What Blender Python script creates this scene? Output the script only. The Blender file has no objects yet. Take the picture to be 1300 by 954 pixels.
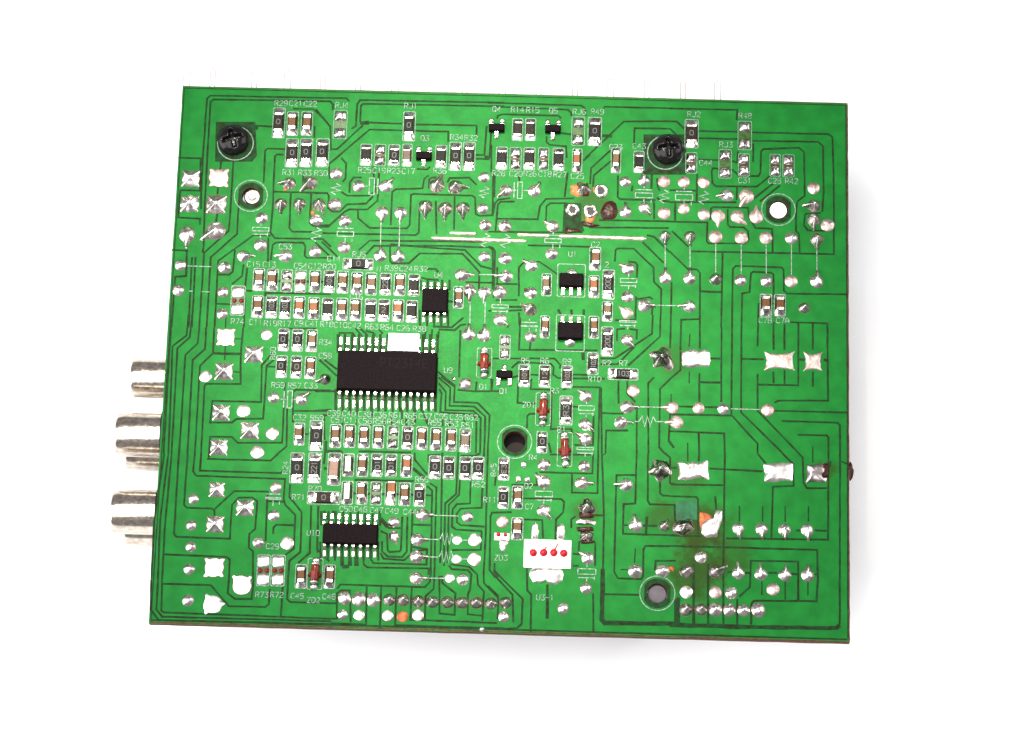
import bpy, bmesh, math, random
from mathutils import Vector, Matrix
random.seed(7)
sc = bpy.context.scene
sc.unit_settings.system = 'METRIC'; sc.unit_settings.scale_length = 0.01      # one unit is one centimetre
COL = sc.collection
BOARD_Z = 2.9                                    # height of the board's copper side over the table
# ------------------------------------------------------------------ camera, world, lamps, exposure
cam_data = bpy.data.cameras.new('camera'); cam = bpy.data.objects.new('camera', cam_data); COL.objects.link(cam)
cam.location = (0.0854, -15.3128, 50.7919 + BOARD_Z); cam.rotation_euler = (0.286414, 0, 0)
cam_data.sensor_width = 36; cam_data.lens = 36 * 3800 / 1300; cam_data.clip_start = 1; cam_data.clip_end = 500
sc.camera = cam
world = bpy.data.worlds.new('World'); sc.world = world; world.use_nodes = True
bg = world.node_tree.nodes['Background']; bg.inputs[0].default_value = (1.0, 0.985, 0.99, 1); bg.inputs[1].default_value = 0.33
def area(name, loc, target, sx, sy, power, col=(1, 1, 1)):
    l = bpy.data.lights.new(name, 'AREA'); l.shape = 'RECTANGLE'; l.size = sx; l.size_y = sy; l.energy = power; l.color = col
    o = bpy.data.objects.new(name, l); COL.objects.link(o); o.location = loc
    o.rotation_euler = (Vector(target) - Vector(loc)).to_track_quat('-Z', 'Y').to_euler(); return o
area('softbox_lamp', (-18, -8, 62), (-5, -2, 2), 60, 60, 62000)
area('side_softbox_lamp', (-66, -10, 32), (0, 0, 2.5), 60, 56, 62000)
area('added_fill_lamp', (58, 18, 40), (4, 0, 0), 50, 50, 30000)  # unseen fill, added to lighten the board's shadow on the table
sp = bpy.data.lights.new('spot_lamp', 'SPOT'); sp.energy = 170000; sp.spot_size = math.radians(17); sp.spot_blend = 1.0; sp.shadow_soft_size = 1.4; sp.color = (1.0, 0.99, 0.80)
so = bpy.data.objects.new('spot_lamp', sp); COL.objects.link(so); so.location = (-4, 15, 46)
so.rotation_euler = (Vector((-0.6, 0.9, BOARD_Z)) - so.location).to_track_quat('-Z', 'Y').to_euler()
sc.view_settings.view_transform = 'Standard'; sc.view_settings.look = 'None'; sc.view_settings.exposure = 0; sc.view_settings.gamma = 1
sc.view_settings.use_curve_mapping = False
sc.render.resolution_x = 1024; sc.render.resolution_y = 751
# ------------------------------------------------------------------ materials
def mat(name, col, rough=0.5, metal=0.0, var=0.0, vscale=6.0, bump=0.0, bscale=20.0, spec=0.2, col2=None, rvar=0.0, detail=5, stretch=None):
    m = bpy.data.materials.new(name); m.use_nodes = True; nt = m.node_tree; b = nt.nodes['Principled BSDF']
    b.inputs['Base Color'].default_value = (*col, 1); b.inputs['Roughness'].default_value = rough; b.inputs['Metallic'].default_value = metal
    b.inputs['Specular IOR Level'].default_value = spec
    geo = nt.nodes.new('ShaderNodeNewGeometry')
    pos = geo.outputs['Position']
    if stretch:
        mp = nt.nodes.new('ShaderNodeMapping'); mp.inputs['Scale'].default_value = stretch; nt.links.new(pos, mp.inputs['Vector']); pos = mp.outputs['Vector']
    if var or col2:
        n = nt.nodes.new('ShaderNodeTexNoise'); n.inputs['Scale'].default_value = vscale; n.inputs['Detail'].default_value = detail
        nt.links.new(pos, n.inputs['Vector'])
        r = nt.nodes.new('ShaderNodeValToRGB'); r.color_ramp.elements[0].position = 0.36; r.color_ramp.elements[1].position = 0.66
        c2 = col2 or tuple(c * (1 - var) for c in col)
        r.color_ramp.elements[0].color = (*c2, 1); r.color_ramp.elements[1].color = (*[min(1, c * (1 + var)) for c in col], 1)
        nt.links.new(n.outputs['Fac'], r.inputs['Fac']); nt.links.new(r.outputs['Color'], b.inputs['Base Color'])
    if bump or rvar:
        n2 = nt.nodes.new('ShaderNodeTexNoise'); n2.inputs['Scale'].default_value = bscale; n2.inputs['Detail'].default_value = 4
        nt.links.new(pos, n2.inputs['Vector'])
        if bump:
            bp = nt.nodes.new('ShaderNodeBump'); bp.inputs['Strength'].default_value = bump; bp.inputs['Distance'].default_value = 0.02
            nt.links.new(n2.outputs['Fac'], bp.inputs['Height']); nt.links.new(bp.outputs['Normal'], b.inputs['Normal'])
        if rvar:
            mr = nt.nodes.new('ShaderNodeMapRange'); mr.inputs['From Min'].default_value = 0.3; mr.inputs['From Max'].default_value = 0.7
            mr.inputs['To Min'].default_value = max(0.02, rough - rvar); mr.inputs['To Max'].default_value = rough + rvar
            nt.links.new(n2.outputs['Fac'], mr.inputs['Value']); nt.links.new(mr.outputs['Result'], b.inputs['Roughness'])
    return m
M = {
 'table': mat('white_table_paper', (0.9, 0.9, 0.905), 0.8, var=0.01, vscale=1.0),
 'mask': mat('green_solder_mask', (0.0080, 0.130, 0.0185), 0.45, var=0.13, vscale=3.5, bump=0.05, bscale=26, spec=0.06, rvar=0.06, detail=8),
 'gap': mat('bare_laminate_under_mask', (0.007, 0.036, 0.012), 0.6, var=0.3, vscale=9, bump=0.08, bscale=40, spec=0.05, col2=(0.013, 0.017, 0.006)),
 'edge': mat('brown_laminate_edge', (0.075, 0.026, 0.014), 0.8, var=0.4, vscale=14, bump=0.4, bscale=40),
 'solder': mat('bright_solder', (0.78, 0.73, 0.72), 0.28, 1.0, var=0.08, vscale=9, bump=0.20, bscale=10, rvar=0.12, col2=(0.46, 0.405, 0.40)),
 'fillet': mat('reflowed_solder', (0.74, 0.69, 0.68), 0.22, 1.0, var=0.12, vscale=13, bump=0.40, bscale=11, rvar=0.10, col2=(0.22, 0.185, 0.175)),
 'dark': mat('oxidised_solder', (0.42, 0.365, 0.36), 0.32, 1.0, var=0.22, vscale=10, bump=0.15, bscale=10, rvar=0.08),
 'halo': mat('flux_stained_copper_rim', (0.085, 0.058, 0.036), 0.6, 0.0, var=0.3, vscale=12, bump=0.3, bscale=16),
 'star': mat('grainy_solder', (0.58, 0.52, 0.51), 0.30, 1.0, var=0.3, vscale=10, bump=0.4, bscale=14, rvar=0.1),
 'flat': mat('dull_tinned_pad', (0.47, 0.385, 0.37), 0.46, 1.0, var=0.22, vscale=10, bump=0.30, bscale=22, rvar=0.1, col2=(0.36, 0.26, 0.23)),
 'tin': mat('smooth_tin', (0.82, 0.77, 0.75), 0.34, 1.0, var=0.06, vscale=7, bump=0.28, bscale=13, rvar=0.10, col2=(0.62, 0.545, 0.525)),
 'bar': mat('pinkish_tinned_bar', (0.55, 0.43, 0.38), 0.5, 0.8, var=0.3, vscale=12, bump=0.5, bscale=16),
 'blob': mat('messy_burnt_solder', (0.42, 0.37, 0.36), 0.26, 1.0, var=0.4, vscale=8, bump=0.45, bscale=9, rvar=0.12, col2=(0.10, 0.085, 0.08)),
 'copper': mat('scraped_copper', (0.36, 0.085, 0.03), 0.45, 0.3, var=0.35, vscale=12, bump=0.4, bscale=20),
 'flux': mat('burnt_flux_residue', (0.030, 0.007, 0.004), 0.3, 0.0, spec=0.15, var=0.5, vscale=9, bump=0.5, bscale=14),
 'silk': mat('white_screen_print', (0.19, 0.24, 0.205), 0.6, var=0.5, vscale=22),
 'silk_thin': mat('faint_screen_print', (0.15, 0.23, 0.17), 0.6, var=0.4, vscale=22),
 'cer': mat('brown_ceramic', (0.090, 0.032, 0.0065), 0.5, var=0.18, vscale=18, bump=0.1, bscale=30, spec=0.2),
 'cer2': mat('tan_ceramic', (0.105, 0.052, 0.02), 0.5, var=0.15, vscale=18),
 'cer3': mat('orange_ceramic', (0.17, 0.044, 0.008), 0.5, var=0.15, vscale=18),
 'pink': mat('pink_ceramic', (0.17, 0.088, 0.066), 0.45, var=0.12, vscale=18),
 'pale': mat('pale_ceramic', (0.45, 0.38, 0.36), 0.4, var=0.1, vscale=18),
 'res': mat('black_resistor_glaze', (0.011, 0.0085, 0.0085), 0.42, var=0.35, vscale=20, bump=0.15, bscale=30, spec=0.05),
 'resb': mat('brown_resistor_glaze', (0.020, 0.0125, 0.0105), 0.45, var=0.35, vscale=20, bump=0.15, bscale=30, spec=0.05),
 'chip': mat('black_moulding_compound', (0.0068, 0.0044, 0.0052), 0.65, var=0.25, vscale=30, bump=0.25, bscale=45, spec=0.02),
 'mark': mat('laser_marking', (0.0105, 0.0078, 0.0086), 0.7, spec=0.02),
 'code': mat('grey_value_print', (0.13, 0.125, 0.125), 0.6),
 'lead': mat('tinned_lead', (0.74, 0.69, 0.66), 0.24, 1.0, var=0.1, vscale=14, bump=0.2, bscale=16, col2=(0.36, 0.29, 0.25)),
 'screw': mat('black_oxide_steel', (0.0065, 0.0052, 0.0062), 0.16, 0.0, var=0.3, vscale=12, bump=0.04, bscale=24),
 'glass': mat('red_glass', (0.13, 0.014, 0.008), 0.15, var=0.35, vscale=12),
 'glue': mat('dark_red_glue', (0.11, 0.008, 0.008), 0.3, var=0.3, vscale=10),
 'red': mat('red_glue', (0.29, 0.006, 0.016), 0.35, var=0.15, vscale=12),
 'brown': mat('brown_adhesive', (0.055, 0.022, 0.008), 0.4, var=0.4, vscale=12),
 'olive': mat('scorched_mask', (0.022, 0.060, 0.008), 0.35, var=0.4, vscale=12),
 'nickel': mat('worn_nickel', (0.62, 0.56, 0.50), 0.20, 1.0, var=0.1, vscale=12, bump=0.07, bscale=22, rvar=0.08, col2=(0.45, 0.385, 0.315), stretch=(0.8, 1.2, 1.2)),
 'plastic': mat('black_plastic', (0.012, 0.010, 0.011), 0.45),
 'white': mat('added_plug_white', (0.88, 0.88, 0.88), 0.5),
 'alu': mat('grey_can_top', (0.105, 0.088, 0.098), 0.6, var=0.15, vscale=6),
 'paper': mat('white_paper_label', (0.85, 0.85, 0.85), 0.7),
 'lug': mat('pale_copper_wire', (0.34, 0.28, 0.275), 0.6, var=0.1, vscale=9),
 'teal': mat('retouched_mask', (0.001, 0.072, 0.022), 0.45, var=0.3, vscale=6, bump=0.2, bscale=14),
 'darkbase': mat('dark_brown_case', (0.010, 0.0055, 0.005), 0.7),
}
def stain(m, spots, col):
    """scorched areas of the mask: each spot is x, y, radius, strength in the board's own coordinates"""
    nt = m.node_tree; b = nt.nodes['Principled BSDF']; src = b.inputs['Base Color'].links[0].from_socket
    tc = nt.nodes.new('ShaderNodeTexCoord'); nz = nt.nodes.new('ShaderNodeTexNoise'); nz.inputs['Scale'].default_value = 3.4; nz.inputs['Detail'].default_value = 9; nz.inputs['Roughness'].default_value = 0.68
    nt.links.new(tc.outputs['Object'], nz.inputs['Vector'])
    for x, y, r, k in spots:
        d = nt.nodes.new('ShaderNodeVectorMath'); d.operation = 'DISTANCE'; d.inputs[1].default_value = (x, y, 0.1); nt.links.new(tc.outputs['Object'], d.inputs[0])
        ad = nt.nodes.new('ShaderNodeMath'); ad.operation = 'MULTIPLY_ADD'; ad.inputs[1].default_value = r * 1.6; nt.links.new(nz.outputs['Fac'], ad.inputs[0]); nt.links.new(d.outputs['Value'], ad.inputs[2])
        mr = nt.nodes.new('ShaderNodeMapRange'); mr.interpolation_type = 'SMOOTHSTEP'; mr.inputs['From Min'].default_value = r * 1.1; mr.inputs['From Max'].default_value = r * 1.75; mr.inputs['To Min'].default_value = k; mr.inputs['To Max'].default_value = 0
        nt.links.new(ad.outputs[0], mr.inputs['Value'])
        mx = nt.nodes.new('ShaderNodeMix'); mx.data_type = 'RGBA'; mx.inputs['B'].default_value = (*col, 1); nt.links.new(mr.outputs['Result'], mx.inputs['Factor']); nt.links.new(src, mx.inputs['A']); src = mx.outputs['Result']
    nt.links.new(src, b.inputs['Base Color'])
stain(M['mask'], [
 (3.466,-3.048,0.6486,0.85),(3.406,-3.795,0.7332,0.8),(2.805,-2.827,0.4794,0.6),(1.451,2.864,0.5358,0.6),(1.47,-2.794,0.3666,0.5),
 (2.989,0.006,0.4794,0.35),(3.181,-2.149,0.4794,0.4),(4.019,-3.497,0.564,0.5),(5.608,-1.968,0.3102,0.6),], (0.020, 0.032, 0.003))
# ------------------------------------------------------------------ object helpers
root = bpy.data.objects.new('circuit_board', None); COL.objects.link(root)
root.location = (0, 0, BOARD_Z); root.rotation_euler = (0, 0, -0.027996)
root['label'] = 'green printed circuit board, solder side up, with metal sockets at its left edge'
root['category'] = 'circuit board'
def link(name, me, parent, loc=(0, 0, 0), rz=0.0):
    o = bpy.data.objects.new(name, me); COL.objects.link(o); o.parent = parent; o.location = loc; o.rotation_euler = (0, 0, rz); return o
def mesh(name, bm, m, smooth=False):
    me = bpy.data.meshes.new(name); bm.normal_update(); bm.to_mesh(me); bm.free()
    for mm in (m if isinstance(m, (list, tuple)) else [m]): me.materials.append(mm)
    if smooth: me.polygons.foreach_set('use_smooth', [True] * len(me.polygons))
    return me
def add_box(bm, cx, cy, z0, z1, w, h, bev=0.0, seg=2, draft=0.0):
    vs = []
    for z, k in ((z0, 0), (z1, draft)):
        for sx, sy in ((-1, -1), (1, -1), (1, 1), (-1, 1)): vs.append(bm.verts.new((cx + sx * (w / 2 - k), cy + sy * (h / 2 - k), z)))
    fs = [bm.faces.new(vs[3::-1]), bm.faces.new(vs[4:])]
    for i in range(4): fs.append(bm.faces.new((vs[i], vs[(i + 1) % 4], vs[4 + (i + 1) % 4], vs[4 + i])))
    if bev:
        es = list({e for f in fs for e in f.edges if not all(abs(v.co.z - z0) < 1e-6 for v in e.verts)})
        bmesh.ops.bevel(bm, geom=es, offset=bev, segments=seg, profile=0.5, affect='EDGES')
def add_blob(bm, rf, hf, n=26, rings=6, cx=0, cy=0, z=0.0, skirt=0.004, rim=0.0):
    """a solder-like dome: rf(angle) is the outline, hf(t, angle) the height from rim (t=1) to centre (t=0)"""
    prev = None; c = bm.verts.new((cx, cy, z + hf(0.0, 0.0)))
    for k in range(1, rings + 1):
        t = k / rings; t = 1 - (1 - t) ** 1.5
        ring = []
        for i in range(n):
            a = 2 * math.pi * i / n; r = rf(a) * t
            ring.append(bm.verts.new((cx + r * math.cos(a), cy + r * math.sin(a), z + skirt + max(0.0, hf(t, a)))))
        for i in range(n):
            if prev: bm.faces.new((prev[i], ring[i], ring[(i + 1) % n], prev[(i + 1) % n]))
            else: bm.faces.new((c, ring[i], ring[(i + 1) % n]))
        prev = ring
    out = [bm.verts.new((cx + (v.co.x - cx) * (1 + rim), cy + (v.co.y - cy) * (1 + rim), z - 0.001)) for v in prev]
    for i in range(n): bm.faces.new((prev[i], out[i], out[(i + 1) % n], prev[(i + 1) % n]))
def strip(bm, pts, w, z, jitter=0.0, zu=None):
    """a flat ribbon along a polyline with mitred corners"""
    P = [Vector(p) for p in pts]; L = []; R = []
    Q = []
    for i in range(len(P) - 1):
        d = (P[i + 1] - P[i]).length; k = max(1, int(d / 0.16)) if jitter else 1
        for j in range(k): Q.append(P[i].lerp(P[i + 1], j / k))
    Q.append(P[-1]); n = len(Q)
    for i in range(n):
        a = (Q[i] - Q[i - 1]).normalized() if i else (Q[1] - Q[0]).normalized()
        b = (Q[i + 1] - Q[i]).normalized() if i < n - 1 else a
        t = (a + b); t = t.normalized() if t.length > 1e-5 else b
        nn = Vector((-t.y, t.x)); c = max(0.5, nn.dot(Vector((-a.y, a.x))))
        wl = w / 2 / c * (1 + random.uniform(-jitter, jitter)); wr = w / 2 / c * (1 + random.uniform(-jitter, jitter))
        L.append(bm.verts.new((*(Q[i] + nn * wl), z))); R.append(bm.verts.new((*(Q[i] - nn * wr), z)))
    for i in range(n - 1): bm.faces.new((R[i], R[i + 1], L[i + 1], L[i]))
def tube(bm, pts, r, n=6):
    prev = None
    for i, p in enumerate(pts):
        p = Vector(p); a = Vector(pts[max(0, i - 1)]); b = Vector(pts[min(len(pts) - 1, i + 1)]); d = (b - a).normalized()
        u = d.orthogonal().normalized() if abs(d.z) > .9 else d.cross(Vector((0, 0, 1))).normalized(); v = d.cross(u)
        ring = [bm.verts.new(p + u * math.cos(2 * math.pi * k / n) * r + v * math.sin(2 * math.pi * k / n) * r) for k in range(n)]
        if prev:
            for k in range(n): bm.faces.new((prev[k], prev[(k + 1) % n], ring[(k + 1) % n], ring[k]))
        else: bm.faces.new(ring[::-1])
        prev = ring
    bm.faces.new(prev)
def lathe(bm, prof, n=40, axis='z', org=(0, 0, 0), close=True):
    """revolve (radius, height) pairs round z, x or y"""
    rings = []
    for r, h in prof:
        ring = []
        for k in range(n):
            c, s_ = math.cos(2 * math.pi * k / n) * r, math.sin(2 * math.pi * k / n) * r
            p = {'z': (c, s_, h), 'x': (h, c, s_), 'y': (s_, h, c)}[axis]
            ring.append(bm.verts.new((p[0] + org[0], p[1] + org[1], p[2] + org[2])))
        rings.append(ring)
    for a, b in zip(rings, rings[1:]):
        for k in range(n): bm.faces.new((a[k], a[(k + 1) % n], b[(k + 1) % n], b[k]))
    if close: bm.faces.new(rings[0][::-1]); bm.faces.new(rings[-1])
def noise1(n=4, amp=0.08):
    ph = [(random.uniform(0, 6.28), random.uniform(-amp, amp)) for _ in range(n)]
    return lambda a: sum(k * math.cos((i + 1) * a + p) for i, (p, k) in enumerate(ph))
# ------------------------------------------------------------------ the table
bm = bmesh.new(); v = [bm.verts.new(p) for p in ((-60, -60, 0), (60, -60, 0), (60, 70, 0), (-60, 70, 0))]; bm.faces.new(v)
tb = bpy.data.objects.new('table_surface', mesh('table_surface', bm, M['table'])); COL.objects.link(tb); tb['kind'] = 'structure'
# ------------------------------------------------------------------ the laminate with its four drilled holes
BW, BH, TH = 12.1, 9.9626, 0.17
cu = bpy.data.curves.new('board_outline', 'CURVE'); cu.dimensions = '2D'; cu.fill_mode = 'BOTH'; cu.extrude = TH / 2
def poly(pts):
    s_ = cu.splines.new('POLY'); s_.points.add(len(pts) - 1); s_.use_cyclic_u = True
    for p, q in zip(s_.points, pts): p.co = (q[0], q[1], 0, 1)
def edge_line(a, b, n):
    return [(a[0] + (b[0] - a[0]) * i / n + random.uniform(-.003, .003), a[1] + (b[1] - a[1]) * i / n + random.uniform(-.003, .003)) for i in range(n)]
cs = [(-BW / 2, BH / 2), (-BW / 2, -BH / 2), (BW / 2, -BH / 2), (BW / 2, BH / 2)]
poly(sum([edge_line(cs[i], cs[(i + 1) % 4], 40) for i in range(4)], []))
HOLES = [(-4.699, 2.887, 0.16, 0.2973, 'tube'), (4.798, 2.89, 0.1699, 0.3015, 'open'), (0.175, -1.566, 0.1933, 0.301, 'dark'), (2.721, -4.212, 0.1775, 0.3045, 'grey')]
for x, y, r, R, k in HOLES: poly([(x + r * math.cos(-a * math.pi / 18), y + r * math.sin(-a * math.pi / 18)) for a in range(36)])
tmp = bpy.data.objects.new('outline_tmp', cu); COL.objects.link(tmp)
me = bpy.data.meshes.new_from_object(tmp.evaluated_get(bpy.context.evaluated_depsgraph_get())); bpy.data.objects.remove(tmp)
me.materials.clear(); me.materials.append(M['mask']); me.materials.append(M['edge'])
for p in me.polygons: p.material_index = 0 if p.normal.z > 0.5 else 1
board = link('laminate', me, root, (0, 0, -TH / 2))
for pts, w in [([(-6.022, -4.963), (0.088, -4.961), (6.038, -4.974)], 0.022), ([(6.042, 4.951), (6.043, -0.228), (6.039, -4.944)], 0.024), ([(-6.037, 4.969), (-0.197, 4.983), (6.033, 4.969)], 0.012)]:
    bm = bmesh.new(); strip(bm, pts, w, TH / 2 + .0012, .35); link('bare_board_rim', mesh('bare_board_rim', bm, M['edge']), board)
class Z:                                             # every flat print gets a height of its own
    z = TH / 2 + 0.0015
    @classmethod
    def next(cls): cls.z += 0.000004; return cls.z
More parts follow.
